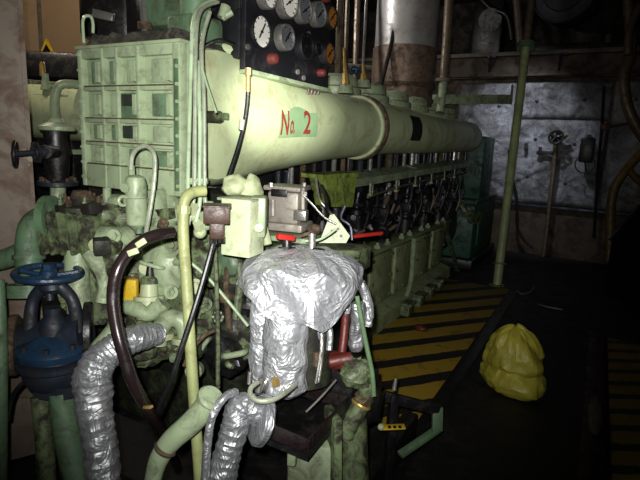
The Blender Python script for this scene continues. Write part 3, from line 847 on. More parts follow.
# ------------------------------------------------------------------ gauge panel
PX_ = -1.31
def pp(a, b): return at(a, b, X=PX_)
gp = thing('gauge_board', 'black instrument panel of round gauges above the green duct', 'gauge panel', pp(286, 80))
q = pp(245, 66); q2_ = pp(328, 90)
part(gp, 'panel_plate', MB().box2((PX_ - .03, q.y, q2_.z), (PX_, q2_.y, 2.75), .004), 'panel')
part(gp, 'back_box', MB().box2((PX_ - .16, q.y - .0, q2_.z + .1), (PX_ - .03, q2_.y - .05, 2.7), .01), 'panel')
bl, bh = pp(229, 62), pp(229, 15)
part(gp, 'side_bracket', MB().box2((PX_ - .17, q.y - .012, q.z + .03), (PX_ - .02, q.y + .03, q.z + .22), .008), 'panel')
part(gp, 'bottom_shelf', MB().box2((PX_ - .05, q.y, q2_.z - .012), (PX_ + .02, q2_.y, q2_.z + .006), .003), 'green')
def gauge(px_, py_, r, dial, lbl, needle=1.0, bezel='steel', d=.045):
    c = pp(px_, py_)
    g = part(gp, 'pressure_gauge', MB().lathe([(r * .95, 0), (r * 1.12, .004), (r * 1.14, d - .01), (r * 1.08, d), (r * .98, d), (r * .97, d - .012)], c, (1, 0, 0), 30), bezel, lbl)
    part(g, 'dial_face', MB().lathe([(.001, 0), (r, 0), (r, .004), (.001, .004)], c + V((d - .012, 0, 0)), (1, 0, 0), 30), dial)
    tk = MB()
    for k in range(11):
        a_ = math.radians(-45 + 27 * k)
        dv = V((0, math.cos(a_), math.sin(a_)))
        tk.bar(c + V((d - .006, 0, 0)) + dv * r * .78, c + V((d - .006, 0, 0)) + dv * r * .92, .003, .003)
    part(g, 'dial_scale', tk, 'ink')
    dv = V((0, math.cos(needle), math.sin(needle)))
    part(g, 'needle', MB().bar(c + V((d - .005, 0, 0)) - dv * r * .5, c + V((d - .005, 0, 0)) + dv * r * .7, .005, .004).cyl(c + V((d - .008, 0, 0)), c + V((d - .001, 0, 0)), .006, seg=10), 'ink')
gauge(259, 32, .062, 'white', 'largest white faced gauge with black bezel', 1.0, 'panel', .02)
gauge(280, 38, .050, 'greydial', 'grey faced gauge with steel bezel beside the white one', .9, 'brightsteel')
gauge(262, -3, .045, 'white', 'pale gauge cut by the top edge')
gauge(282, 3, .06, 'white', 'white faced gauge in the upper row', .6, 'brightsteel')
gauge(298, 11, .052, 'greydial', 'grey upper row gauge', .6, 'steel')
gauge(313, 15, .052, 'greydial', 'grey upper row gauge beside the orange one', .8, 'steel')
gauge(325.5, 18, .05, 'orangedial', 'orange tarnished upper gauge', .8, 'panel')
gauge(323, 54, .05, 'orangedial', 'orange tarnished lower gauge', .8, 'panel')
gauge(300, 47, .055, 'ink', 'black faced gauge in the lower row', .8, 'panel')
gauge(312, 48, .03, 'ink', 'small black gauge in the lower row', .8, 'panel')
for k, (a_, b_, r) in enumerate(((270, 59, .024), (319, 73, .020), (323, -1, .020))):
    c = pp(a_, b_)
    k_ = part(gp, 'selector_knob', MB().lathe([(r, 0), (r, .02), (r * .8, .035), (r * .3, .04)], c, (1, 0, 0), 20), 'darkred', 'red knob')
for a_, b_ in ((308, 34), (247, 47), (303, 78), (297, 72)):
    c = pp(a_, b_)
    part(gp, 'panel_screw', MB().cyl(c, c + V((.008, 0, 0)), .012, seg=10), 'steel')
for k in range(4):
    c = pp(314 + k * 3.4, 84)
    part(gp, 'capillary_tube', MB().tube([c + V((-.03, 0, .0)), c + V((-.03, 0, -.03)), c + V((-.035, .0, -.05))], .007, 8), 'brown')

t = thing('gauge_hose', 'black hose with brass fitting hanging from panel across the duct', 'hose', pp(225, 195))
part(t, 'hose', MB().tube([at(248, 90, X=-1.2), at(247, 105, X=-1.2), at(244, 125, X=-1.2), at(238, 148, X=-1.2), at(230, 172, X=-1.2), at(223, 192, X=-1.2)], .0085, 10), 'blackrubber')
part(t, 'brass_fitting', MB().cyl(at(248.5, 68, X=-1.2), at(248.3, 75, X=-1.2), .013, seg=6).cyl(at(248.3, 74, X=-1.2), at(248, 92, X=-1.2), .009), 'brass')
part(t, 'crimp_sleeve', MB().cyl(at(242.5, 120, X=-1.2), at(241, 130, X=-1.2), .0105), 'hosewhite')

# brass relief fittings above the far duct
def spindle(px0, py0, px1, py1, Y_, nm, lbl, tall):
    t = thing(nm, lbl, 'valve', at(px0, py0, D=Y_))
    a_, c_ = at(px0, py0, D=Y_), at(px1, py1, D=Y_)
    part(t, 'spindle', MB().cyl(a_.lerp(c_, .25), c_, .018, .009, 12), 'brass')
    part(t, 'brass_base', MB().cyl(a_, a_.lerp(c_, .3), .032, .024, 8), 'brass')
    part(t, 'green_boss', MB().cyl(a_ - V((0, 0, .06)), a_, .06, .045, 14), 'green')
spindle(346, 85, 344, 48, 3.6, 'brass_spindle', 'tall brass spindle standing on the duct right of the gauge panel', 1)
spindle(364, 80, 363, 61, 4.0, 'brass_spindle', 'short brass spindle under the thin steel rod before the stack', 1)
solo('steel_rod', MB().tube(px([(363, 64, 4.0), (365, 30, 4.0), (367, -10, 4.0)]), .012, 8), 'steel', 'thin steel rod rising in front of the exhaust stack', 'rod')
solo('blue_tap', MB().tube(px([(352, 72, 4.4), (357, 71, 4.4), (361, 68, 4.3)]), .022, 8).torus(at(354, 70, D=4.35), FW, .03, .009), 'blue', 'small blue tap beside the short brass spindle', 'tap')
for k, (x_, w_, D_) in enumerate(((340, 5, 4.6), (347, 3, 5.2), (357, 4, 5.6))):
    solo('support_pipe', MB().tube(px([(x_ + 1, -10, D_), (x_ - .5, 30, D_), (x_ - 2, 84, D_), (x_ - 3.5, 116, D_)]), pr(w_ / 1.4, D_), 10), 'brownpipe', ('thickest dull brown pipe just right of the gauge panel', 'thin dull pipe behind the tall brass spindle', 'dull pipe between the tall spindle and the steel rod')[k], 'pipe')
solo('cross_rail', MB().tube(px([(326, 60, 5.4), (345, 65, 5.4), (372, 68, 5.4)]), .025, 8), 'beam', 'pale horizontal rail behind the brass spindles', 'rail')

# ------------------------------------------------------------------ exhaust stack
DS = 6.0
bot, mid, top = at(402, 92, D=DS), at(402.5, 51, D=DS), at(403, -30, D=DS)
ax = V((0, 0, 1))
t = thing('exhaust_stack', 'wide vertical exhaust stack in dented silver cladding behind the duct', 'stack', bot)
rs_ = 30 * DS / FPX
wobs = lambda r, h, a_, j: (r * (1 + .012 * mn.noise(V((math.cos(a_) * 2, math.sin(a_) * 2, h * 3)))), h)
part(t, 'lower_cladding', MB().lathe([(rs_ * 1.04, .0 + k * .06) for k in range(12)], V((bot.x, bot.y, mid.z - .66)), ax, 40, wobs), 'stacklow')
part(t, 'upper_cladding', MB().lathe([(rs_, k * .1) for k in range(15)], V((bot.x, bot.y, mid.z - .01)), ax, 40, wobs), 'stack')
part(t, 'base_ring', MB().lathe([(rs_ * 1.07, 0), (rs_ * 1.09, .02), (rs_ * 1.07, .05)], V((bot.x, bot.y, mid.z - .45)), ax, 40), 'rust')
# dark lagging wire on the face of the stack
part(t, 'binding_wire', MB().tube(px([(381, 86, 5.58), (387, 62, 5.6), (392, 40, 5.6), (395, 20, 5.6), (396, 10, 5.6), (401, 7, 5.6), (406, 14, 5.6)]), .022, 8), 'black')
t = thing('vent_pipe', 'brown stained vertical pipe with green flanged foot right of the stack', 'pipe', at(443, 106, D=5.4))
part(t, 'riser', MB().tube(px([(450, -12, 5.4), (447, 40, 5.4), (444, 79, 5.4)]), pr(4.7, 5.4), 14), 'brownpipe')
part(t, 'flange', MB().lathe([(.085, -.02), (.09, -.016), (.09, .012), (.085, .016)], at(443.5, 80, D=5.4), (0, 0, 1)), 'beam')
part(t, 'foot_pipe', MB().tube(px([(443.5, 80, 5.4), (442, 95, 5.4), (440, 112, 5.4)]), pr(4.2, 5.4), 14), 'green')
t = thing('green_bracket', 'horizontal green angle bar between the vent pipe and tall pole', 'bar', at(474, 104, D=5.6))
part(t, 'angle_bar', MB().bar(at(434, 97, D=5.4), at(510, 97, D=5.9), .06, .05, .003).bar(at(434, 100.5, D=5.33), at(510, 101, D=5.83), .012, .07, .003), 'green')
part(t, 'end_plate', MB().bar(at(512.5, 85, D=5.9), at(511, 104, D=5.9), .02, .05, .003), 'beam')

# tall green pole
t = thing('stanchion_pole', 'tall leaning green pole standing on the floor beside the walkway', 'pole', at(497, 285, Z=0))
Pb = at(497, 285, Z=0); Pm = at(526, 46, D=6.15); Pt = at(533, -12, D=6.2)
part(t, 'green_pole', MB().tube([Pb, Pb.lerp(Pm, .5), Pm], .052, 16), 'poleg')
part(t, 'upper_pole', MB().tube([Pm, Pm.lerp(Pt, .5), Pt + (Pt - Pm) * .6], .05, 16), 'brownpipe')
part(t, 'flange', MB().lathe([(.1, -.03), (.105, -.026), (.105, -.004), (.1, 0)], Pm, Pt - Pm).lathe([(.1, 0.004), (.105, .008), (.105, .03), (.1, .034)], Pm, Pt - Pm), 'midgreen')
part(t, 'foot_ring', MB().lathe([(.085, 0), (.085, .025)], Pb.lerp(Pm, .085), Pm - Pb), 'dullgreen')
part(t, 'foot_plate', MB().lathe([(.1, 0), (.09, .012)], Pb, (0, 0, 1)), 'dullgreen')

# ------------------------------------------------------------------ engine front (below the cooler): castings, pumps
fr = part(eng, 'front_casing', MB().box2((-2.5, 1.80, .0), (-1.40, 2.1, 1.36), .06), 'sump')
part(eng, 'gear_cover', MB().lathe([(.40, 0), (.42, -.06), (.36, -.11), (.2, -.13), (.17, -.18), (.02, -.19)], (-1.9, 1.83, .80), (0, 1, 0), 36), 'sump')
D1 = 1.95
def casting(name, c, rad, mat='green', amp=.12, seed=0):
    return part(eng, name, MB().ball(c, rad, 28, 18, lambda d: 1 + amp * mn.noise(d * 2.2 + V((seed, 0, 0))) + .05 * mn.noise(d * 6 + V((0, seed, 0)))), mat)
# ribbed horizontal housing at the left (48-100, 212-250)
h = MB().bar(at(50, 232, D=2.02), at(104, 233, D=1.96), .135, .15, .02)
for k in range(5):
    x_ = 53 + k * 10
    h.bar(at(x_, 231, D=2.01 - .01 * k), at(x_ + 3.4, 231, D=2.005 - .01 * k), .165, .17, .008)
wp = part(eng, 'water_pump', h, 'dullgreen')
part(wp, 'outlet_pipe', MB().tube(px([(100, 238, 1.96), (120, 238, 1.94), (145, 236, 1.92), (178, 240, 1.9)]), [.05, .045, .045, .04], 18), 'green')
el = part(eng, 'inlet_elbow', MB().tube(px([(56, 218, 2.0), (44, 218, 2.0), (33, 226, 2.0), (29, 243, 2.0), (29, 262, 2.0), (30, 292, 2.0)]), pr(12.5, 2.0), 20), 'midgreen')
part(el, 'pipe_flange', MB().lathe([(.09, -.015), (.09, .015)], at(50, 218, D=2.0), RT).lathe([(.095, -.012), (.095, .012)], at(29, 293, D=2.0), UP).lathe([(.09, -.012), (.09, .012)], at(29, 287, D=2.0), UP).lathe([(.06, -.008), (.06, .008)], at(29, 257, D=2.0), UP), 'midgreen')
part(eng, 'drain_leg', MB().tube(px([(80, 240, 1.98), (77, 262, 1.98), (78, 290, 1.98), (80, 312, 1.98)]), pr(12, 1.98), 18), 'green')
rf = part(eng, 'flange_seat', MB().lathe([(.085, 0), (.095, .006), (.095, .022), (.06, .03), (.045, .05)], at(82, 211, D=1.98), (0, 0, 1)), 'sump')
for k in range(8):
    c = at(82, 206, D=1.98) + V((math.cos(k * PI / 4 + .3), math.sin(k * PI / 4 + .3), 0)) * .075
    part(rf, 'flange_bolt', MB().cyl(c, c + V((0, 0, .028)), .011, seg=6).cyl(c, c + V((0, 0, .045)), .006), ('rust', 'dullgreen')[k % 2])
part(rf, 'bonnet', MB().ball(at(83, 199, D=1.98), (.05, .045, .035), 16, 10, lambda d: 1 + .3 * mn.noise(d * 3)), 'rust')
part(eng, 'support_stud', MB().tube(px([(107, 188, 2.0), (107, 198, 2.0), (108, 208, 2.0)]), pr(4, 2.0), 10), 'green')
casting('pump_casting', at(118, 216, D=2.0), (.1, .09, .06), 'dullgreen', .25, 1)
casting('pump_casting', at(160, 210, D=1.98), (.11, .09, .08), 'green', .2, 4)
casting('pump_casting', at(120, 262, D=1.98), (.12, .1, .12), 'dullgreen', .22, 2)
casting('pump_casting', at(165, 270, D=1.95), (.12, .1, .13), 'green', .2, 3)
casting('pump_casting', at(160, 232, D=1.93), (.10, .07, .04), 'green', .2, 5)
casting('pump_casting', at(205, 262, D=1.95), (.09, .1, .10), 'dullgreen', .3, 6)
casting('pump_casting', at(130, 205, D=2.0), (.2, .06, .04), 'green', .15, 7)
# curved green bracket (90-112, 248-300)
part(eng, 'curved_bracket', MB().tube(px([(90, 252, 1.9), (97, 262, 1.9), (103, 272, 1.9), (105, 288, 1.9), (103, 302, 1.9)]), [.034, .034, .03, .026, .03], 12), 'green')
part(eng, 'round_cover', MB().lathe([(.16, 0), (.165, -.02), (.13, -.04), (.05, -.05)], at(96, 285, D=2.0), -FW, 28).bolts(at(96, 285, D=1.97), -FW, .145, 10, .01, .02), 'dullgreen')
# T fitting
tf = part(eng, 'tee_fitting', MB().tube(px([(149, 318, 1.85), (149, 300, 1.85), (149, 284, 1.85)]), [.045, .034, .03], 14).lathe([(.055, 0), (.055, .015)], at(149, 300, D=1.85), UP), 'bright')
part(tf, 'tee_arm', MB().tube(px([(128, 306, 1.85), (140, 310, 1.83), (150, 313, 1.83), (164, 302, 1.83)]), .032, 12), 'green')
part(tf, 'tee_cap', MB().lathe([(.032, 0), (.03, .02), (.02, .03)], at(149, 284, D=1.85), UP, 8), 'dullgreen')
part(tf, 'black_spindle', MB().cyl(at(150, 280, D=1.85), at(150, 262, D=1.85), .018, .01), 'black')
ev = part(eng, 'elbow_fitting', MB().tube(px([(158, 345, 1.8), (160, 330, 1.8), (168, 319, 1.8), (180, 320, 1.8), (186, 332, 1.8), (186, 350, 1.8)]), pr(9, 1.8), 16), 'green')
part(ev, 'elbow_flange', MB().lathe([(.05, -.01), (.05, .01)], at(160, 336, D=1.8), UP).lathe([(.05, -.01), (.05, .01)], at(186, 340, D=1.8), UP), 'bright')
casting('pump_casting', at(188, 300, D=1.95), (.1, .08, .12), 'dullgreen', .3, 8)
casting('pump_casting', at(140, 340, D=1.95), (.14, .08, .1), 'dullgreen', .3, 9)
for k, (x_, y_, r_) in enumerate(((115, 236, .02), (135, 252, .022), (172, 245, .02), (172, 292, .02), (196, 286, .022), (206, 304, .02), (112, 292, .022), (146, 268, .018), (178, 262, .02), (120, 322, .02), (96, 245, .018))):
    c = at(x_, y_, D=1.87)
    part(eng, 'casting_bolt', MB().cyl(c, c - FW * .025, r_ * .8, seg=6).cyl(c, c - FW * .012, r_ * 1.3), ('green', 'bright', 'dullgreen')[k % 3])
rg = random.Random(21)
for k in range(64):
    x_, y_ = rg.uniform(86, 236), rg.uniform(236, 372)
    if k % 6 == 0: x_, y_ = rg.uniform(60, 190), rg.uniform(196, 226)
    c = at(x_, y_, D=rg.uniform(1.83, 1.95))
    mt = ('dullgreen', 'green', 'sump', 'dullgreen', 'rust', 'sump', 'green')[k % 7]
    d_ = (-FW + RT * rg.uniform(-.7, .7) + UP * rg.uniform(-.6, .6)).normalized()
    q_ = k % 4
    if q_ == 0:
        r_ = rg.uniform(.018, .038)
        o_ = part(eng, 'flange_cover', MB().lathe([(r_, -.03), (r_, .006), (r_ * .9, .01), (r_ * .5, .012), (r_ * .45, .022), (r_ * .1, .024)], c, d_, 20), mt)
        part(o_, 'cover_bolt', MB().bolts(c, d_, r_ * .75, 6, .005, .014), 'rust' if k % 8 else 'green')
    elif q_ == 1:
        e_ = RT * rg.uniform(-.09, .09) + UP * rg.uniform(-.12, .06)
        part(eng, 'oil_pipe', MB().tube([c - FW * -.06, c, c + e_ * .5 - FW * .01, c + e_, c + e_ + FW * .08], rg.uniform(.006, .013), 10), mt)
    elif q_ == 2:
        part(eng, 'clamp_bracket', MB().box(c, (rg.uniform(.03, .07), .06, rg.uniform(.03, .08)), Matrix.Rotation(rg.uniform(-.6, .9), 3, 'Z') @ Matrix.Rotation(rg.uniform(-.5, .5), 3, 'Y'), .006), mt)
    else:
        r_ = rg.uniform(.012, .024)
        part(eng, 'union_nut', MB().cyl(c + FW * .05, c, r_ * .7).cyl(c, c + d_ * .025, r_, seg=6).cyl(c + d_ * .025, c + d_ * .04, r_ * .6), mt)
solo('yellow_junction_box', MB().box(at(131, 290, D=1.84), (.05, .03, .085), Matrix.Rotation(.45, 3, 'Z'), .005).box(at(123, 280, D=1.84), (.025, .03, .03), Matrix.Rotation(.45, 3, 'Z'), .004), 'yellow', 'small yellow box half hidden behind the thick black hose', 'box')
# narrow front pipework (right, 200-260 x 240-340)
for k, (pts, r_, mat) in enumerate((
        ([(214, 240, 1.75), (216, 270, 1.75), (217, 300, 1.75), (218, 335, 1.75), (218, 388, 1.75)], 2.3, 'dullgreen'),
        ([(190, 262, 1.8), (210, 280, 1.8), (232, 306, 1.8), (248, 326, 1.8)], 1.6, 'conduit'),
        ([(238, 250, 1.9), (240, 280, 1.9), (236, 320, 1.9)], 4, 'dullgreen'),
        ([(228, 260, 1.9), (226, 290, 1.9), (230, 330, 1.9)], 3, 'rust'),
        ([(215, 330, 1.7), (204, 336, 1.7), (192, 350, 1.7), (184, 366, 1.7)], 2, 'rust'))):
    solo('thin_pipe', MB().tube(px(pts), pr(r_, pts[0][2]), 10), mat, ('thin green pipe dropping from under the brown junction box', 'slender pale pipe slanting behind the vertical cream pipe', 'short oily green pipe behind the foil wrapped filter', 'rusty short pipe left of the foil wrapped filter', 'thin rusty pipe curving right of the black cable')[k], 'pipe')
for k, (x_, y_, s_) in enumerate(((243, 272, .09), (232, 292, .07), (248, 300, .08), (205, 320, .08), (236, 328, .09), (226, 352, .1), (243, 345, .07))):
    casting('drive_bracket', at(x_, y_, D=2.0), (s_, s_ * .8, s_), ('dullgreen', 'sump', 'black')[k % 3], .35, 10 + k)
casting('plate_bracket', at(226, 262, D=1.92), (.06, .03, .06), 'midgreen', .2, 30)

# ------------------------------------------------------------------ strainer cylinder beside the cooler with loop hose
t = thing('sight_filter', 'small pale green filter cylinder in front of the ribbed cooler', 'filter', at(137, 226, D=1.72))
Df = 1.72
part(t, 'bowl', MB().lathe([(.012, -.02), (.034, 0), (.036, .01), (.036, .09)], at(137, 224, D=Df), (0, 0, 1)), 'green')
part(t, 'collar', MB().lathe([(.041, 0), (.042, .004), (.042, .012), (.041, .016)], at(136, 203, D=Df), (0, 0, 1)), 'bright')
part(t, 'head', MB().lathe([(.036, 0), (.036, .05), (.03, .075), (.016, .082)], at(136, 199, D=Df), (0, 0, 1)), 'green')
part(t, 'top_nut', MB().cyl(at(132, 180, D=Df), at(131, 166, D=Df), .012, seg=8), 'green')
part(t, 'side_knob', MB().cyl(at(128, 186, D=Df - .03), at(124, 188, D=Df - .05), .017, seg=8).torus(at(123, 201, D=Df - .03), FW, .015, .006, 20, 8), 'green')
part(t, 'drain_stub', MB().cyl(at(138, 224, D=Df), at(139, 234, D=Df), .014), 'midgreen')
solo('loop_hose', MB().tube(px([(131, 170, 1.7), (132, 157, 1.7), (137, 149, 1.69), (146, 146, 1.68), (153, 152, 1.67), (155, 165, 1.67), (153, 190, 1.67), (149, 215, 1.68), (146, 232, 1.7)]), pr(2.3, 1.7), 10, 8, lambda p, a_, j: 1 + .06 * (j % 2)), 'hosewhite', 'pale braided hose looping over the small filter cylinder', 'hose')
solo('vent_loop', MB().tube(px([(84, 43, 1.95), (83, 30, 1.95), (83, 20, 1.95), (86, 16, 1.95), (91, 17, 1.95), (93, 24, 1.95), (93, 33, 1.95)]), pr(1.5, 1.95), 10, 8), 'conduit', 'pale bent vent tube on top left corner of the ribbed cooler', 'tube')
t = thing('bright_riser', 'bright steel pipe rising behind the top of the ribbed cooler', 'pipe', at(144, 26, D=2.1))
part(t, 'tube', MB().tube(px([(145, 32, 2.15), (144, 10, 2.15), (143, -20, 2.15)]), pr(3.6, 2.15), 12), 'brightsteel')
part(t, 'collar', MB().lathe([(.03, 0), (.03, .03)], at(145, 30, D=2.15), (0, 0, 1)), 'rust')
solo('top_block', MB().box(at(116, 12, D=2.8), (.28, .3, .34), Matrix.Rotation(.4, 3, 'Z'), .03), 'black', 'black motor block behind the cooler top', 'motor')
solo('silver_strip', MB().bar(at(93, 13, D=2.5), at(114, 18, D=2.5), .03, .04, .006), 'steel', 'short silver bar on the black motor block above the cooler', 'bar')

# conduits down the side of the cooler
Dc = 1.66
cl = thing('conduit_clamp', 'green clamp block holding four pale conduits beside the cooler', 'clamp', at(196, 184, D=Dc))
part(cl, 'block', MB().bar(at(185, 181, D=Dc), at(208, 181, D=Dc), .026, .022, .004), 'green')
part(cl, 'screw', MB().cyl(at(196, 181, D=Dc - .01), at(196, 181, D=Dc - .03), .006, seg=6), 'midgreen')
lab = ('leftmost of the pale conduits arching over the cooler corner', 'second of the pale conduits beside the cooler edge', 'third of the pale conduits beside the cooler edge', 'conduit nearest the duct mouth bending towards the gauge panel')
tops = ([(215, 0, 1.85), (206, 3, 1.8), (198, 8, 1.75), (194, 18, 1.7), (192, 40, 1.66), (190, 100, 1.66), (188, 181, 1.65), (189, 205, 1.65), (183, 215, 1.64)],
        [(218, 2, 1.85), (208, 5, 1.8), (201, 11, 1.75), (197, 25, 1.7), (195.5, 60, 1.66), (195, 110, 1.66), (194.5, 181, 1.65), (193, 205, 1.65), (188, 225, 1.64)],
        [(199, 62, 1.72), (199, 90, 1.67), (200, 130, 1.66), (199.5, 181, 1.65), (200, 200, 1.64), (196, 222, 1.64)],
        [(210, 12, 1.72), (205, 28, 1.7), (202, 45, 1.68), (202, 65, 1.67), (204, 100, 1.66), (204.5, 181, 1.65), (205, 200, 1.64), (208, 225, 1.64)])
for k in range(4):
    solo('conduit', MB().tube(px(tops[k]), pr(2.1, 1.66), 10, 8, lambda p, a_, j: 1 + .05 * (j % 2)), ('conduit', 'hosewhite', 'conduit', 'hosewhite')[k], lab[k], 'conduit', 'pale conduits beside the cooler')
solo('thin_tube', MB().tube(px([(202, 68, 1.66), (207, 85, 1.64), (212, 100, 1.62), (216, 112, 1.6)]), pr(1.3, 1.62), 8), 'conduit', 'thin tube branching towards the lug on the duct mouth', 'tube')
# vertical cream pipe
Dp = 1.52
t = thing('cream_pipe', 'tall cream green vertical pipe left of the brown junction box', 'pipe', at(199, 500, D=Dp))
part(t, 'riser', MB().tube(px([(205, 191, 1.56), (194, 192, 1.54), (186, 198, Dp), (183.5, 210, Dp), (183.5, 240, Dp), (187, 290, Dp), (190, 340, Dp), (194, 400, Dp), (199, 470, Dp), (202, 520, Dp), (204, 620, Dp)]), pr(5.6, Dp), 16, 8), 'creampipe')
part(t, 'union', MB().cyl(at(184, 206, D=Dp), at(183.5, 214, D=Dp), pr(7, Dp), seg=8), 'creampipe')
# fittings behind conduits near (205-225, 205-235)
for k, (x_, y_) in enumerate(((196, 216), (206, 224), (200, 232), (211, 214))):
    c = at(x_, y_, D=1.66)
    part(eng, 'tube_fitting', MB().cyl(c, c - FW * .03 + UP * .03, .018, seg=6).ball(c, .022, 12, 8), ('bright', 'green')[k % 2])

# pipes and structure on top between cooler and panel (205-245, 0-60)
t = thing('manifold_block', 'oily green manifold with valves behind conduits left of the panel', 'manifold', at(215, 60, D=2.1))
part(t, 'body', MB().box(at(212, 44, D=2.15), (.22, .26, .16), None, .03), 'dullgreen')
part(t, 'head', MB().box(at(178, 14, D=2.2), (.26, .2, .14), None, .02), 'midgreen')
part(t, 'dark_block', MB().box(at(209, 24, D=2.2), (.14, .2, .14), None, .02), 'darksteel')
part(t, 'tap', MB().cyl(at(222, 18, D=2.0), at(226, 6, D=2.0), .02).cyl(at(222, 18, D=2.0), at(232, 12, D=2.0), .014), 'green')
part(t, 'cable_loop', MB().tube(px([(204, 47, 1.9), (212, 42, 1.9), (222, 40, 1.9), (234, 44, 1.95)]), .007, 8), 'black')
part(t, 'shoulder', MB().ball(at(232, 55, D=2.15), (.12, .14, .05), 18, 10, lambda d: 1 + .15 * mn.noise(d * 3)), 'duct')

# ------------------------------------------------------------------ brown junction box, cables, bright green box
Dj = 1.48
jr = Matrix.Rotation(math.radians(38), 3, 'Z')
t = thing('junction_box', 'brown metal junction box beside the tall cream pipe', 'junction box', at(216, 243, D=Dj))
part(t, 'box', MB().box(at(217, 214, D=Dj), (.075, .07, .05), jr, .003), 'brown')
part(t, 'lid', MB().box(at(217, 205.5, D=Dj), (.082, .076, .006), jr, .002), 'brown')
part(t, 'neck', MB().box(at(217, 230, D=Dj), (.042, .04, .05), jr, .004), 'brown')
part(t, 'cable_gland', MB().cyl(at(213, 236, D=Dj), at(213, 244, D=Dj), .011, seg=8), 'black')
part(t, 'cable_gland', MB().cyl(at(221, 236, D=Dj), at(221, 243, D=Dj), .011, seg=8), 'black')
solo('black_cable', MB().tube(px([(213, 243, 1.48), (208, 262, 1.47), (200, 290, 1.46), (190, 322, 1.45), (180, 352, 1.45), (172, 378, 1.46), (163, 400, 1.5), (150, 430, 1.6)]), pr(2.7, 1.46), 10, 8), 'blackrubber', 'black cable sagging down left from the brown junction box', 'cable')
t = thing('green_control_box', 'bright cream green upright box right of the brown junction box', 'control box', at(245, 252, D=1.62))
Dg = 1.62
gr = Matrix.Rotation(math.radians(30), 3, 'Z')
gr2 = Matrix.Rotation(math.radians(8), 3, 'Z')
part(t, 'casing', MB().box(at(243, 226, D=Dg), (.105, .10, .185), gr2, .006), 'boxpaint')
part(t, 'top_plate', MB().box(at(243, 198.5, D=Dg), (.125, .115, .01), gr2, .003), 'green')
part(t, 'side_cover', MB().box(at(259, 216, D=Dg + .02), (.05, .08, .13), gr, .006), 'green')
part(t, 'cover_bolt', MB().cyl(at(259, 228, D=Dg - .04), at(259, 228, D=Dg - .065), .014, seg=8), 'bright')
casting('pipe_boss', at(236, 186, D=1.72), (.045, .05, .04), 'bright', .2, 40)
casting('pipe_boss', at(252, 192, D=1.74), (.03, .05, .06), 'bright', .2, 41)
solo('stay_bar', MB().bar(at(268, 245, D=1.7), at(256, 197, D=1.72), .022, .02, .003), 'bright', 'narrow pale stay bar right of the bright control box', 'bar')

# governor
Dv = 1.95
gvr = Matrix.Rotation(math.radians(12), 3, 'Z')
t = thing('governor', 'grey cast governor with a dark plate behind the foil wrapped filter', 'governor', at(289, 240, D=Dv))
part(t, 'body', MB().box(at(288, 206, D=Dv), (.125, .12, .12), gvr, .010), 'governor')
part(t, 'top_cover', MB().box(at(288, 187.5, D=Dv), (.15, .14, .018), gvr, .005), 'governor')
part(t, 'name_plate', MB().box(at(279, 193, D=Dv - .075), (.065, .006, .028), gvr, .004), 'black')
part(t, 'corner_rib', MB().cyl(at(303, 188, D=Dv - .06), at(303, 212, D=Dv - .06), .009), 'governor')
part(t, 'corner_rib', MB().cyl(at(273, 200, D=Dv - .065), at(273, 216, D=Dv - .065), .009), 'governor')
part(t, 'base', MB().box(at(288, 225, D=Dv), (.16, .14, .03), gvr, .006), 'governor')
part(t, 'foot_plate', MB().box(at(290, 236, D=Dv), (.22, .16, .02), gvr, .005), 'green')
part(t, 'lever_block', MB().box(at(301, 215, D=Dv - .08), (.05, .04, .04), gvr, .005), 'brightsteel')
for x_, y_ in ((271, 187), (304, 187), (305, 196)): part(t, 'cap_bolt', MB().cyl(at(x_, y_, D=Dv - .06), at(x_, y_ - 4, D=Dv - .06), .009, seg=6), 'brightsteel')
solo('control_rod', MB().tube(px([(302, 194, 1.85), (312, 204, 1.85), (324, 217, 1.85), (336, 224, 1.85)]), pr(1.2, 1.85), 8), 'brightsteel', 'thin bright control rod slanting right from the governor', 'rod')
solo('curved_rod', MB().tube(px([(305, 241, 1.72), (318, 240, 1.72), (328, 235, 1.72), (336, 229, 1.72)]), pr(1.3, 1.72), 8), 'conduit', 'thin curved rod below the drilled triangular plate', 'rod')
# triangular drilled plate
Dt = 1.9
pts_ = px([(319, 243, Dt), (330, 215, Dt), (334, 214, Dt), (350, 236, Dt), (346, 243, Dt)])
t = thing('drilled_plate', 'pale triangular drilled plate standing behind the foil dome', 'plate', at(334, 244, D=Dt))
part(t, 'plate', MB().prism(pts_, FW * .012), 'bright')
for x_, y_ in ((329, 221), (332, 231), (338, 229), (341, 236)):
    c = at(x_, y_, D=Dt - .001); part(t, 'bolt_hole', MB().cyl(c, c - FW * .002, .006, seg=10), 'ink')
for k, (pts, r_, mat) in enumerate((
        ([(321, 186, 2.2), (326, 196, 2.15), (328, 210, 2.1), (338, 222, 2.1), (346, 240, 2.1)], 2.4, 'black'),
        ([(316, 178, 2.25), (320, 200, 2.2), (331, 212, 2.2), (336, 218, 2.15)], 1.3, 'steel'),
        ([(345, 206, 2.3), (341, 218, 2.3), (350, 226, 2.3), (352, 240, 2.3)], 1.8, 'darksteel'))):
    solo('linkage_pipe', MB().tube(px(pts), pr(r_, 2.2), 8), mat, ('black bent pipe right of the governor leading to the drilled plate', 'thin steel linkage pipe under the yellow green end box', 'dark linkage pipe ending at the red lever')[k], 'pipe')
# green table under governor / behind dome
part(eng, 'front_deck', MB().bar(at(265, 248, D=1.95), at(356, 250, D=2.0), .16, .03, .006), 'dullgreen')
part(eng, 'deck_step', MB().box(at(345, 258, D=2.15), (.16, .2, .1), None, .012), 'dullgreen')
t = thing('red_lever', 'bright red lever bar sticking out beside the drilled plate', 'lever', at(366, 236, D=2.4))
part(t, 'bar', MB().bar(at(352.5, 236.5, D=2.4), at(382, 233, D=2.5), .022, .016, .004), 'red')
part(t, 'pivot', MB().cyl(at(351, 237, D=2.42), at(351, 232, D=2.42), .02), 'darksteel')

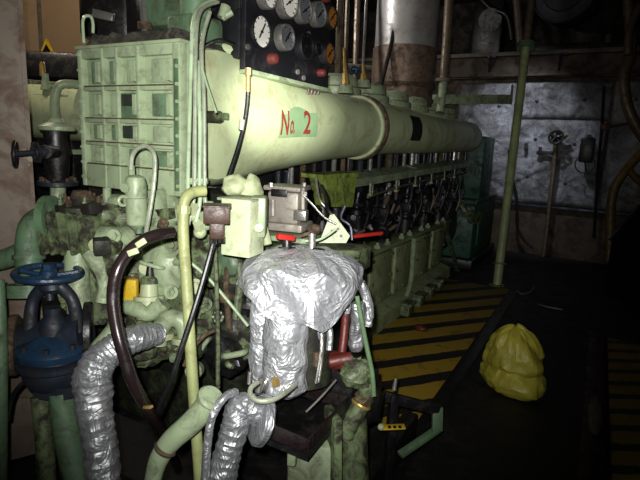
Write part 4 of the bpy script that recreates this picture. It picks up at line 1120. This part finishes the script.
# ------------------------------------------------------------------ foil wrapped duplex filter
Dw = 1.72
fl = thing('wrapped_filter', 'oil filter wrapped in crumpled silver foil at the engine corner', 'filter', at(300, 392, D=Dw))
FC = at(302, 300, D=Dw)          # axis point
zt = at(302, 247, D=Dw).z; zs = at(302, 303, D=Dw - .1).z
hw = pr(57, Dw)
HX, HY, _h = frame_of(V((0, 0, 1)))
FH = V((FW.x, FW.y, 0)).normalized()
def hood_wob(r, h, a_, j):
    dv = HX * math.cos(a_) + HY * math.sin(a_)
    front, right = -dv.dot(FH), dv.dot(R0)
    p = V((dv.x * 1.7, dv.y * 1.7, h * 9))
    k = max(0, min(1, r / hw)); q_ = max(0, (j - 8) / 12)
    f = 1 + .10 * mn.noise(p) * k + .05 * mn.noise(p * 2.6) * k
    f += q_ * (.07 * math.sin(a_ * 4 + 1.0 + 1.5 * mn.noise(V((h * 5, 0, a_)))) + .05 * math.sin(a_ * 7 + h * 16))
    f -= .06 * q_ * math.exp(-((right + .05) / .2) ** 2) * (front > 0)          # cleft between two panels
    dh = (.022 * mn.noise(p * 1.3) + .012 * mn.noise(p * 3)) * k
    dh += q_ * (-.045 * max(0, front) + .05 * max(0, -right) + .02 * max(0, right) + .012 * math.sin(a_ * 6))
    return r * f, h + dh
prof = []
for j in range(21):
    s = j / 20
    if s < .42: r_ = hw * .96 * (s / .42) ** .7; h_ = (zt - FC.z) - .045 * (s / .42) ** 2
    else:
        q_ = (s - .42) / .58; r_ = hw * (.96 + .06 * math.sin(q_ * 1.8)); h_ = (zt - FC.z) - .045 - q_ * (zt - .045 - zs)
    prof.append((max(r_, .004), h_))
hood = MB().lathe(prof, FC, (0, 0, 1), 72, hood_wob, caps=False)
hood.lathe([(r_ * .97, h_ - .006) for r_, h_ in prof], FC, (0, 0, 1), 72, hood_wob, caps=False)
hd = part(fl, 'foil_hood', hood, 'foil', ang=22)
def canister(name, px_, y0, y1, rp, D, mat, amp, seed):
    a_, c_ = at(px_, y1, D=D), at(px_, y0, D=D)
    r_ = pr(rp, D); n = 14; L = c_.z - a_.z
    wob = lambda r, h, t_, j: (r * (1 + amp * mn.noise(V((math.cos(t_) * 1.8 + seed, math.sin(t_) * 1.8, h * 16))) + .05 * math.sin(j * 1.3 + math.sin(t_ * 2 + seed)) + .03 * mn.noise(V((math.cos(t_) * 6, math.sin(t_) * 6, h * 40)))), h)
    return part(fl, name, MB().lathe([(r_ * .75, -.02)] + [(r_ * (1 if k < n else .9), L * k / n) for k in range(n + 1)], a_, (0, 0, 1), 48, wob), mat, ang=25)
canister('wrapped_canister', 284, 300, 386, 22, Dw - .06, 'foil', .09, 1)
canister('wrapped_canister', 259, 292, 386, 10, Dw + .04, 'foil', .16, 3)
canister('wrapped_canister', 313, 300, 376, 11, Dw + .02, 'foildull', .14, 5)
canister('wrapped_canister', 356, 300, 345, 7, Dw + .12, 'foildull', .2, 7)
part(fl, 'inner_body', MB().cyl(at(302, 262, D=Dw + .02), at(302, 380, D=Dw + .05), pr(30, Dw), seg=24), 'sump')
part(fl, 'drain_cock', MB().ball(at(265, 383, D=Dw - .1), (.025, .025, .03), 14, 8).cyl(at(262, 378, D=Dw - .14), at(258, 392, D=Dw - .14), .012), 'brightsteel')
part(fl, 'small_tube', MB().tube(px([(321, 318, 1.66), (322, 340, 1.64), (321, 362, 1.63), (318, 382, 1.62)]), .007, 8), 'brightsteel')
part(fl, 'small_tube', MB().tube(px([(328, 320, 1.68), (330, 335, 1.67), (329, 350, 1.67)]), .011, 8), 'foildull')
part(fl, 'brown_union', MB().cyl(at(318, 352, D=1.65), at(318, 366, D=1.65), .016, seg=8), 'rust')
part(fl, 'brass_nut', MB().cyl(at(275, 378, D=Dw - .16), at(276, 386, D=Dw - .16), .013, seg=6), 'brass')
part(fl, 'tie_strip', MB().tube(px([(250, 372, 1.6), (249, 384, 1.6)]), .007, 8, 4), 'brightsteel')
# the two levers on top
l1 = part(fl, 'change_over_lever', MB().cyl(at(287, 252, D=Dw - .02), at(287, 240, D=Dw - .02), .017).cyl(at(287, 250, D=Dw - .02), at(287, 247, D=Dw - .02), .03, seg=8), 'black')
part(l1, 'red_grip', MB().bar(at(277, 236, D=Dw - .06), at(294, 238, D=Dw - .02), .024, .02, .005), 'red')
l2 = part(fl, 'change_over_lever', MB().cyl(at(312, 250, D=Dw), at(312, 234, D=Dw), .014), 'brightsteel')
part(l2, 'brown_red_grip', MB().ball(at(314, 229, D=Dw), (.026, .018, .018), 14, 8, lambda d: 1 + .15 * mn.noise(d * 3)).bar(at(300, 236, D=Dw), at(312, 232, D=Dw), .01, .01), 'rust')
part(l2, 'foil_slit', MB().ball(at(318, 250, D=Dw - .02), (.028, .02, .008), 12, 6), 'ink')
solo('foil_hose', MB().tube(px([(360, 282, 1.85), (366, 296, 1.85), (369, 312, 1.85), (367, 326, 1.85)]), pr(5, 1.85), 12, 8, foilwob(.15, 40, .05)), 'foildull', 'short foil wrapped hose at the right side of the foil dome', 'hose')
t = thing('red_pipe', 'rusty red vertical pipe right below the foil dome', 'pipe', at(343, 372, D=1.75))
part(t, 'tube', MB().tube(px([(346, 312, 1.78), (344, 335, 1.77), (342, 352, 1.76)]), pr(4.2, 1.77), 14), 'darkred')
part(t, 'red_valve', MB().ball(at(338, 360, D=1.75), (.05, .045, .03), 16, 10, lambda d: 1 + .2 * mn.noise(d * 3)).cyl(at(330, 362, D=1.72), at(352, 358, D=1.72), .022), 'darkred')
part(t, 'foil_cuff', MB().tube(px([(347, 300, 1.78), (346, 313, 1.78)]), pr(4.5, 1.78), 12, 5, foilwob(.1)), 'foil')
solo('green_rod', MB().tube(px([(357, 296, 1.68), (361, 318, 1.68), (367, 348, 1.68), (372, 372, 1.68), (374, 396, 1.68)]), pr(2.4, 1.68), 10), paint('grass_green_rod_paint', (98, 128, 90), amt=.5, scale=14), 'slim grass green pipe slanting down right of the foil dome', 'pipe')
solo('oily_fitting', MB().ball(at(356, 372, D=1.72), (.06, .05, .05), 20, 12, lambda d: 1 + .4 * mn.noise(d * 3.5)).cyl(at(348, 380, D=1.7), at(366, 366, D=1.7), .03).ball(at(366, 388, D=1.74), (.03, .03, .04), 14, 8), 'dullgreen', 'oily green pipe fitting at the foot of the slim green pipe', 'fitting')
solo('oily_manifold', MB().box(at(340, 385, D=1.95), (.2, .2, .22), None, .03).ball(at(360, 395, D=1.95), (.09, .09, .12), 18, 10, lambda d: 1 + .3 * mn.noise(d * 3)), 'black', 'black oily manifold below the red valve', 'manifold')

# silver crook tube under the canister
solo('silver_crook', MB().tube(px([(258, 382, 1.42), (251, 388, 1.40), (251, 396, 1.38), (259, 401, 1.37), (272, 400, 1.38), (285, 393, 1.42), (295, 385, 1.48)]), pr(2.6, 1.4), 10, 8), 'hosewhite', 'thin silver crook shaped tube under the foil wrapped filter', 'tube')
# foil pipe with flange
t = thing('foil_elbow_pipe', 'foil wrapped elbow pipe with round flange below the wrapped filter', 'pipe', at(225, 500, D=1.45))
part(t, 'wrapped_pipe', MB().tube(px([(266, 428, 1.50), (257, 414, 1.47), (247, 406, 1.45), (239, 410, 1.44), (235, 426, 1.43), (229, 448, 1.43), (224, 470, 1.43), (219, 500, 1.43), (214, 560, 1.43)]), [.030, .034, .037, .039, .039, .038, .040, .040, .040], 24, 8, foilwob(.09, 24, .05)), 'foilpipe', ang=25)
fc = at(261, 420, D=1.455)
fa = (RT * .80 + FW * .40 - UP * .28)
part(t, 'wrapped_flange', MB().lathe([(.045, -.016), (.066, -.014), (.073, -.008), (.074, .008), (.068, .014), (.05, .016), (.02, .018)], fc, fa, 40, lambda r, h, a_, j: (r * (1 + .05 * mn.noise(V((math.cos(a_) * 3, math.sin(a_) * 3, h * 30)))), h)), 'foildull', ang=25)
solo('foil_tube', MB().tube(px([(236, 392, 1.45), (226, 396, 1.42), (216, 408, 1.4), (210, 425, 1.4), (207, 450, 1.4), (205, 480, 1.4), (203, 540, 1.4)]), pr(4.2, 1.4), 14, 8, foilwob(.14, 40, .05)), 'foilpipe', 'thin foil wrapped tube left of the foil elbow pipe', 'tube', ang=25)
# green arm (160-225, 390-480)
t = thing('green_arm_pipe', 'pale green pipe arm sloping up to a flat end near the foil tube', 'pipe', at(158, 500, D=1.6))
part(t, 'arm', MB().tube(px([(148, 580, 1.42), (151, 500, 1.42), (154, 475, 1.42), (160, 457, 1.42), (172, 440, 1.42), (190, 424, 1.42), (204, 409, 1.42), (211, 398, 1.42)]), [.022, .022, .024, .028, .031, .033, .034, .034], 18, 8), 'green')
part(t, 'end_plate', MB().lathe([(.02, -.02), (.038, -.014), (.040, .002), (.034, .010), (.02, .012)], at(211, 398, D=1.42), RT * .5 + UP * .6 - FW * .35, 28), 'green')
part(t, 'union', MB().lathe([(.028, -.01), (.034, 0), (.028, .01)], at(165, 449, D=1.42), UP + RT * .6), 'rust')
# foil wrapped pipe at the left
solo('foil_wrapped_pipe', MB().tube(px([(158, 334, 1.72), (148, 336, 1.68), (132, 340, 1.62), (112, 350, 1.58), (99, 362, 1.55), (93, 380, 1.53), (94, 405, 1.52), (99, 440, 1.52), (104, 480, 1.52), (108, 540, 1.52), (112, 640, 1.52)]), [.036, .040, .044, .048, .052, .056, .052, .050, .050, .05, .05], 26, 10, foilwob(.12, 24, .05)), 'foilpipe', 'thick foil wrapped pipe bending down beside the blue valve', 'pipe', ang=25)
solo('green_stub', MB().tube(px([(94, 358, 1.7), (100, 348, 1.7), (108, 338, 1.7), (116, 326, 1.72)]), [.028, .032, .03, .026], 14), 'green', 'short pale green stub pipe behind the foil wrapped pipe', 'pipe')
# thick black hose
t = thing('thick_hose', 'thick brown black rubber hose curving down over the engine front', 'hose', at(170, 520, D=1.35))
part(t, 'hose', MB().tube(px([(172, 232, 1.42), (160, 234, 1.38), (144, 240, 1.35), (128, 253, 1.32), (117, 272, 1.3), (113, 296, 1.3), (116, 324, 1.3), (123, 352, 1.3), (133, 382, 1.32), (147, 408, 1.4), (160, 430, 1.55), (170, 448, 1.75), (178, 470, 2.0)]), pr(6.3, 1.3), 16, 8), 'rubber')
for x_, y_, m_ in ((141, 243, 0), (133, 252, 1)):
    c = at(x_, y_, D=1.28)
    part(t, 'paper_patch', MB().box(c, (.03, .006, .016), Matrix.Rotation(.4, 3, 'Z') @ Matrix.Rotation(-.6 + m_ * .2, 3, 'Y'), .002), 'bright', 'torn pale sticker')
c = at(148, 407, D=1.355)
part(t, 'brass_clip', MB().box(c, (.03, .012, .008), Matrix.Rotation(-.3, 3, 'Y'), .002), 'brass')

# ------------------------------------------------------------------ blue valve
Db = 1.85
t = thing('blue_valve', 'large blue globe valve with a flat round blue handwheel', 'valve', at(55, 480, D=Db))
wc = at(48.5, 273, D=Db)
hwl = handwheel(t, wc, (.05, .02, 1), .110, .0125, 'blue', 5, .26)
part(t, 'stem', MB().cyl(at(50, 300, D=Db), wc + V((0, 0, .03)), .016), 'darksteel')
part(t, 'stem_nut', MB().cyl(wc + V((0, 0, .008)), wc + V((0, 0, .035)), .022, seg=6), 'blue')
z0_ = at(55, 345, D=Db)
yk = MB()
yt, yb = at(52, 286, D=Db), at(54, 333, D=Db)
for sgn in (-1, 1):
    yk.tube([yt + RT * .03 * sgn, yt + RT * .075 * sgn - V((0, 0, .06)), yb + RT * .09 * sgn], [.024, .022, .026], 12)
yk.lathe([(.035, -.02), (.045, -.005), (.04, .02)], yt, (0, 0, 1))
part(t, 'yoke', yk, 'darkblue')
part(t, 'gland', MB().lathe([(.05, 0), (.045, .05), (.028, .07), (.028, .1)], yb, (0, 0, 1)), 'darkblue')
part(t, 'bonnet', MB().lathe([(.10, -.03), (.125, -.025), (.128, 0), (.12, .012), (.08, .03), (.05, .05)], at(54, 346, D=Db), (0, 0, 1), 32), 'blue')
part(t, 'valve_body', MB().lathe([(.06, -.14), (.09, -.13), (.11, -.09), (.115, -.05), (.105, -.02), (.10, 0)], at(55, 352, D=Db), (0, 0, 1), 32), 'darkblue')
part(t, 'body_flange', MB().lathe([(.125, -.012), (.13, -.006), (.13, .01), (.12, .016)], at(55, 360, D=Db), (0, 0, 1), 32).bolts(at(54, 343, D=Db), (0, 0, 1), .11, 8, .011, .02), 'darkblue')
part(t, 'side_flange', MB().lathe([(.11, -.015), (.115, -.01), (.115, .01), (.11, .015)], at(88, 332, D=Db + .04), RT + FW * .4, 32), 'black')
part(t, 'side_flange', MB().lathe([(.11, -.015), (.115, -.01), (.115, .01), (.11, .015)], at(14, 345, D=Db + .04), RT + FW * .4, 32), 'rust')
part(t, 'side_port', MB().cyl(at(18, 345, D=Db + .03), at(86, 333, D=Db + .03), .075), 'darkblue')
part(t, 'base_plate', MB().prism(px([(32, 393, 1.78), (80, 386, 1.78), (76, 398, 1.78), (57, 402, 1.78), (38, 399, 1.78)]), FW * .1), 'darkblue')
solo('lower_pipe', MB().tube(px([(62, 392, 1.82), (66, 425, 1.82), (73, 460, 1.82), (84, 500, 1.82), (95, 560, 1.82)]), pr(13, 1.82), 20), 'midgreen', 'pale green pipe curving down under the blue valve body', 'pipe')
solo('lower_pipe', MB().tube(px([(40, 396, 1.9), (44, 430, 1.9), (46, 470, 1.9), (48, 560, 1.9)]), pr(9, 1.9), 16), 'dullgreen', 'thin dark green vertical pipe left of the curving green pipe', 'pipe')
solo('edge_pipe', MB().tube(px([(-2, 280, 1.75), (1, 340, 1.75), (1, 420, 1.75), (0, 540, 1.75)]), pr(6, 1.75), 16), 'midgreen', 'green vertical pipe cut by the left picture edge', 'pipe')
solo('low_elbow', MB().tube(px([(-8, 262, 2.1), (8, 258, 2.1), (22, 252, 2.1)]), pr(10, 2.1), 16), 'midgreen', 'green pipe stub joining at the pillar foot', 'pipe')
solo('salmon_board', MB().box(at(18, 345, D=2.3), (.14, .06, .5), Matrix.Rotation(.5, 3, 'Z'), .01), 'pillar', 'stained salmon board behind the blue valve', 'board')
solo('arched_cable', MB().tube(px([(8, 420, 1.8), (12, 398, 1.8), (22, 384, 1.8), (36, 376, 1.82), (50, 378, 1.85)]), .008, 8), 'blackrubber', 'thin black cable arching left of the blue valve base', 'cable')

# ------------------------------------------------------------------ drip tray, pedestal, pipe with yellow flange
t = thing('drip_tray', 'black red rimmed drip tray under the foil wrapped filter', 'tray', at(300, 445, D=1.62))
ta, tb, tc, td = at(263, 428, D=1.5), at(308, 446, D=1.5), at(348, 402, D=1.8), at(290, 388, D=1.95)
def dn(p, h): return V((p.x, p.y, p.z - h))
part(t, 'tray_bottom', MB().prism([dn(ta, .03), dn(tb, .03), dn(tc, .03), dn(td, .03)], (0, 0, -.02)), 'black')
for a_, c_ in ((ta, tb), (tb, tc), (tc, td), (td, ta)):
    part(t, 'tray_rim', MB().bar(a_, c_, .006, .045, .001), 'trayred')
t = thing('strainer_rods', 'two thin steel rods leaning over the drip tray', 'rod', at(322, 420, D=1.6))
part(t, 'rod', MB().tube(px([(306, 412, 1.6), (322, 396, 1.62), (336, 380, 1.66)]), pr(1.1, 1.62), 8), 'steel')
part(t, 'rod', MB().tube(px([(316, 384, 1.58), (318, 372, 1.6), (321, 352, 1.62)]), pr(1.4, 1.6), 8), 'brightsteel')
t = thing('pedestal', 'pale green cast pedestal under the drip tray', 'pedestal', (at(318, 450, D=1.75).x, at(318, 450, D=1.75).y, 0))
pc = at(316, 430, D=1.78)
pr_ = Matrix.Rotation(math.radians(25), 3, 'Z')
part(t, 'column', MB().box((pc.x, pc.y, (pc.z - .01) / 2), (.18, .18, pc.z), pr_, .02), 'green')
part(t, 'side_rib', MB().bar(at(333, 412, D=1.7), V((at(340, 470, D=1.7).x, at(340, 470, D=1.7).y, .0)), .03, .12, .006), 'dullgreen')
part(t, 'edge_lug', MB().box(at(292, 452, D=1.62), (.03, .03, .09), pr_, .008), 'green')
t = thing('flanged_pipe', 'green pipe with yellow ringed flange beside the pedestal', 'pipe', at(350, 480, D=1.8))
part(t, 'tube', MB().tube(px([(366, 396, 1.8), (358, 410, 1.8), (350, 424, 1.8), (345, 436, 1.8)]), pr(9, 1.8), 18), 'dullgreen')
part(t, 'yellow_ring', MB().lathe([(.036, -.006), (.038, 0), (.036, .006)], at(361, 404, D=1.78), UP + RT * .5), 'brass')
part(t, 'rust_nut', MB().cyl(at(361, 400, D=1.75), at(367, 393, D=1.75), .03, seg=6), 'rust')
part(t, 'top_cap', MB().cyl(at(367, 394, D=1.76), at(371, 388, D=1.76), .022, seg=10), 'bright')
part(t, 'lower_leg', MB().tube(px([(352, 420, 1.85), (353, 450, 1.85), (354, 480, 1.85), (355, 560, 1.85)]), pr(15, 1.85), 18), 'dullgreen')

# bent flat bar bracket and yellow tag
Dk = 2.35
t = thing('floor_bracket', 'bent green flat bar bracket beside the striped walkway', 'bracket', at(437, 432, D=Dk))
part(t, 'upper_bar', MB().bar(at(384, 396, D=2.3), at(439, 410, D=Dk), .022, .05, .003), 'black')
part(t, 'end_bar', MB().bar(at(437.5, 407, D=Dk), at(437, 431, D=Dk), .05, .02, .003), 'midgreen')
part(t, 'lower_bar', MB().bar(at(438, 429, D=Dk), at(400, 455, D=2.25), .035, .022, .003), 'midgreen')
part(t, 'post', MB().bar(at(394, 394, D=2.3), V((at(394, 394, D=2.3).x, at(394, 394, D=2.3).y, 0)), .04, .04, .004), 'black')
solo('white_peg', MB().cyl(at(394, 390, D=2.3), at(396, 378, D=2.3), .011, .008), 'steel', 'small white peg standing at the edge of the striped plating', 'peg')
t = thing('yellow_tag', 'small yellow plate tag below the striped walkway edge', 'tag', at(393, 430, D=2.2))
part(t, 'plate', MB().bar(at(381, 427.5, D=2.2), at(405, 426.5, D=2.2), .036, .008, .002), 'yellow')
for k in range(3): part(t, 'dark_marking', MB().bar(at(388 + k * 5.2, 427.2, D=2.192), at(391 + k * 5.2, 427, D=2.192), .02, .003), 'ink')
part(t, 'white_knob', MB().ball(at(381, 427, D=2.18), .015, 14, 8), 'bright')

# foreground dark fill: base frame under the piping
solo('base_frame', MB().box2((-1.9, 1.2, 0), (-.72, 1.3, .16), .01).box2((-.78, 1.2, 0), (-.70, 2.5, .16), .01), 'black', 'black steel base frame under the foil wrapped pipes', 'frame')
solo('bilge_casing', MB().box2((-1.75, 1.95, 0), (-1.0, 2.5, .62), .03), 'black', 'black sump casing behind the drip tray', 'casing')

# ------------------------------------------------------------------ yellow bag
def bagmesh():
    mb = MB()
    cx_, cy_ = -.335, 3.50
    e1, e2 = V((.69, -.72, 0)), V((.72, .69, 0))
    H_ = .44
    X_, Y_, _q = frame_of(V((0, 0, 1)))
    def wob(r, h, a_, j):
        dv = X_ * math.cos(a_) + Y_ * math.sin(a_)
        s_ = h / H_
        c1, c2 = dv.dot(e1), dv.dot(e2)
        el = 1 / math.sqrt((c1 / 1.22) ** 2 + (c2 / .88) ** 2)
        el = 1 + (el - 1) * max(0, 1 - s_ * 1.1)
        p = V((dv.x * 1.6, dv.y * 1.6, h * 6))
        k = el + .13 * mn.noise(p) + .08 * mn.noise(p * 2.7) + .05 * math.sin(a_ * 5 + h * 14 + 2 * mn.noise(p * .7)) * (.3 + s_)
        k -= .10 * math.exp(-((s_ - .33 - .05 * math.sin(a_ * 2)) / .05) ** 2)       # waist fold
        return r * k, max(0, h + .025 * mn.noise(p * 2))
    pf = [(0, .88), (.06, 1.0), (.15, 1.08), (.25, 1.04), (.33, .98), (.45, .98), (.6, .92), (.72, .82), (.82, .68), (.9, .52), (.96, .32), (1, .08)]
    prof = []
    for j in range(34):
        s_ = j / 33
        for (a0, b0), (a1, b1) in zip(pf, pf[1:]):
            if a0 <= s_ <= a1: prof.append((.198 * (b0 + (b1 - b0) * (s_ - a0) / (a1 - a0)), H_ * s_)); break
    mb.lathe(prof, (cx_, cy_, 0), (0, 0, 1), 64, wob)
    for i, v in enumerate(mb.v):
        s_ = v.z / H_
        mb.v[i] = v + R0 * (-.035 * s_) + V((0, 0, 0))
    return mb
solo('plastic_bag', bagmesh(), 'bag', 'crumpled bright yellow plastic bag standing on the dark floor', 'bag', ang=18)
# red kerb and debris
solo('red_kerb', MB().box2((.10, 1.4, -.012), (.23, 5.0, .035), .01), 'kerbred', 'long dark red kerb beside the right striped plating', 'kerb')
p = at(598, 425, Z=.05)
solo('pale_rag', MB().ball((.165, p.y + .12, .055), (.04, .26, .02), 20, 12, lambda d: 1 + .35 * mn.noise(d * 3)), 'beam', 'pale crumpled rag lying on the dark red kerb', 'rag')
solo('floor_wire', MB().tube([at(538, 304, Z=0), at(548, 307, Z=0), at(562, 309.5, Z=0)], .008, 8), 'steel', 'thin bright wire lying on the dark floor', 'wire')
solo('floor_hook', MB().tube([at(517, 291, Z=.0), at(522, 294, Z=.0), at(530, 292, Z=.0), at(534, 287, Z=.0)], .012, 8), 'steel', 'small curved steel hook lying on floor near the pole', 'hook')
solo('red_rag', MB().ball(at(421, 328, Z=.02), (.06, .05, .03), 16, 10, lambda d: 1 + .3 * mn.noise(d * 3)), 'darkred', 'small red object on the walkway beside the engine foot', 'rag')

# ================================================================== LIGHT
def lamp(name, typ, loc, energy, color=(1, 1, 1), aim=None, **kw):
    ld = bpy.data.lights.new(name, typ); ld.energy = energy; ld.color = color
    for k, v in kw.items(): setattr(ld, k, v)
    o = bpy.data.objects.new(name, ld); COL.objects.link(o); o.location = loc
    if aim is not None: o.rotation_euler = (V(aim) - V(loc)).to_track_quat('-Z', 'Y').to_euler()
    return o


fl_pos = CAM + RT * -.03 + UP * .05 - FW * .02
lamp('phone_flash', 'SPOT', fl_pos, 270, (1, .985, .94), at(290, 175, D=3), spot_size=math.radians(86), spot_blend=1.0, shadow_soft_size=.012)
lamp('duct_hot_spot', 'SPOT', fl_pos + RT * .02, 800, (1, .98, .92), at(284, 110, D=3), spot_size=math.radians(15), spot_blend=1.0, shadow_soft_size=.02)  # narrow beam added to make the bright spot on the duct
# lamp by the stack; unseen fills added to brighten tan panel and back wall
lamp('tan_panel_fill', 'POINT', (-3.5, 1.7, 3.0), 45, (1, .86, .66), shadow_soft_size=.1)
lamp('stack_lamp', 'POINT', (-3.3, 4.6, 3.4), 75, (1, .97, .92), shadow_soft_size=.1)
lamp('back_wall_fill', 'SPOT', (-1.3, 6.9, 3.7), 190, (.9, .94, 1), (-1.15, 8.6, 1.7), spot_size=math.radians(52), spot_blend=1.0, shadow_soft_size=.08)
w = bpy.data.worlds.new('world'); SC.world = w; w.use_nodes = True
w.node_tree.nodes['Background'].inputs[0].default_value = (.5, .55, .6, 1)
w.node_tree.nodes['Background'].inputs[1].default_value = .004
SC.view_settings.view_transform = 'Standard'
SC.view_settings.look = 'None'
SC.view_settings.gamma = 1
SC.view_settings.use_curve_mapping = False
SC.view_settings.exposure = 0
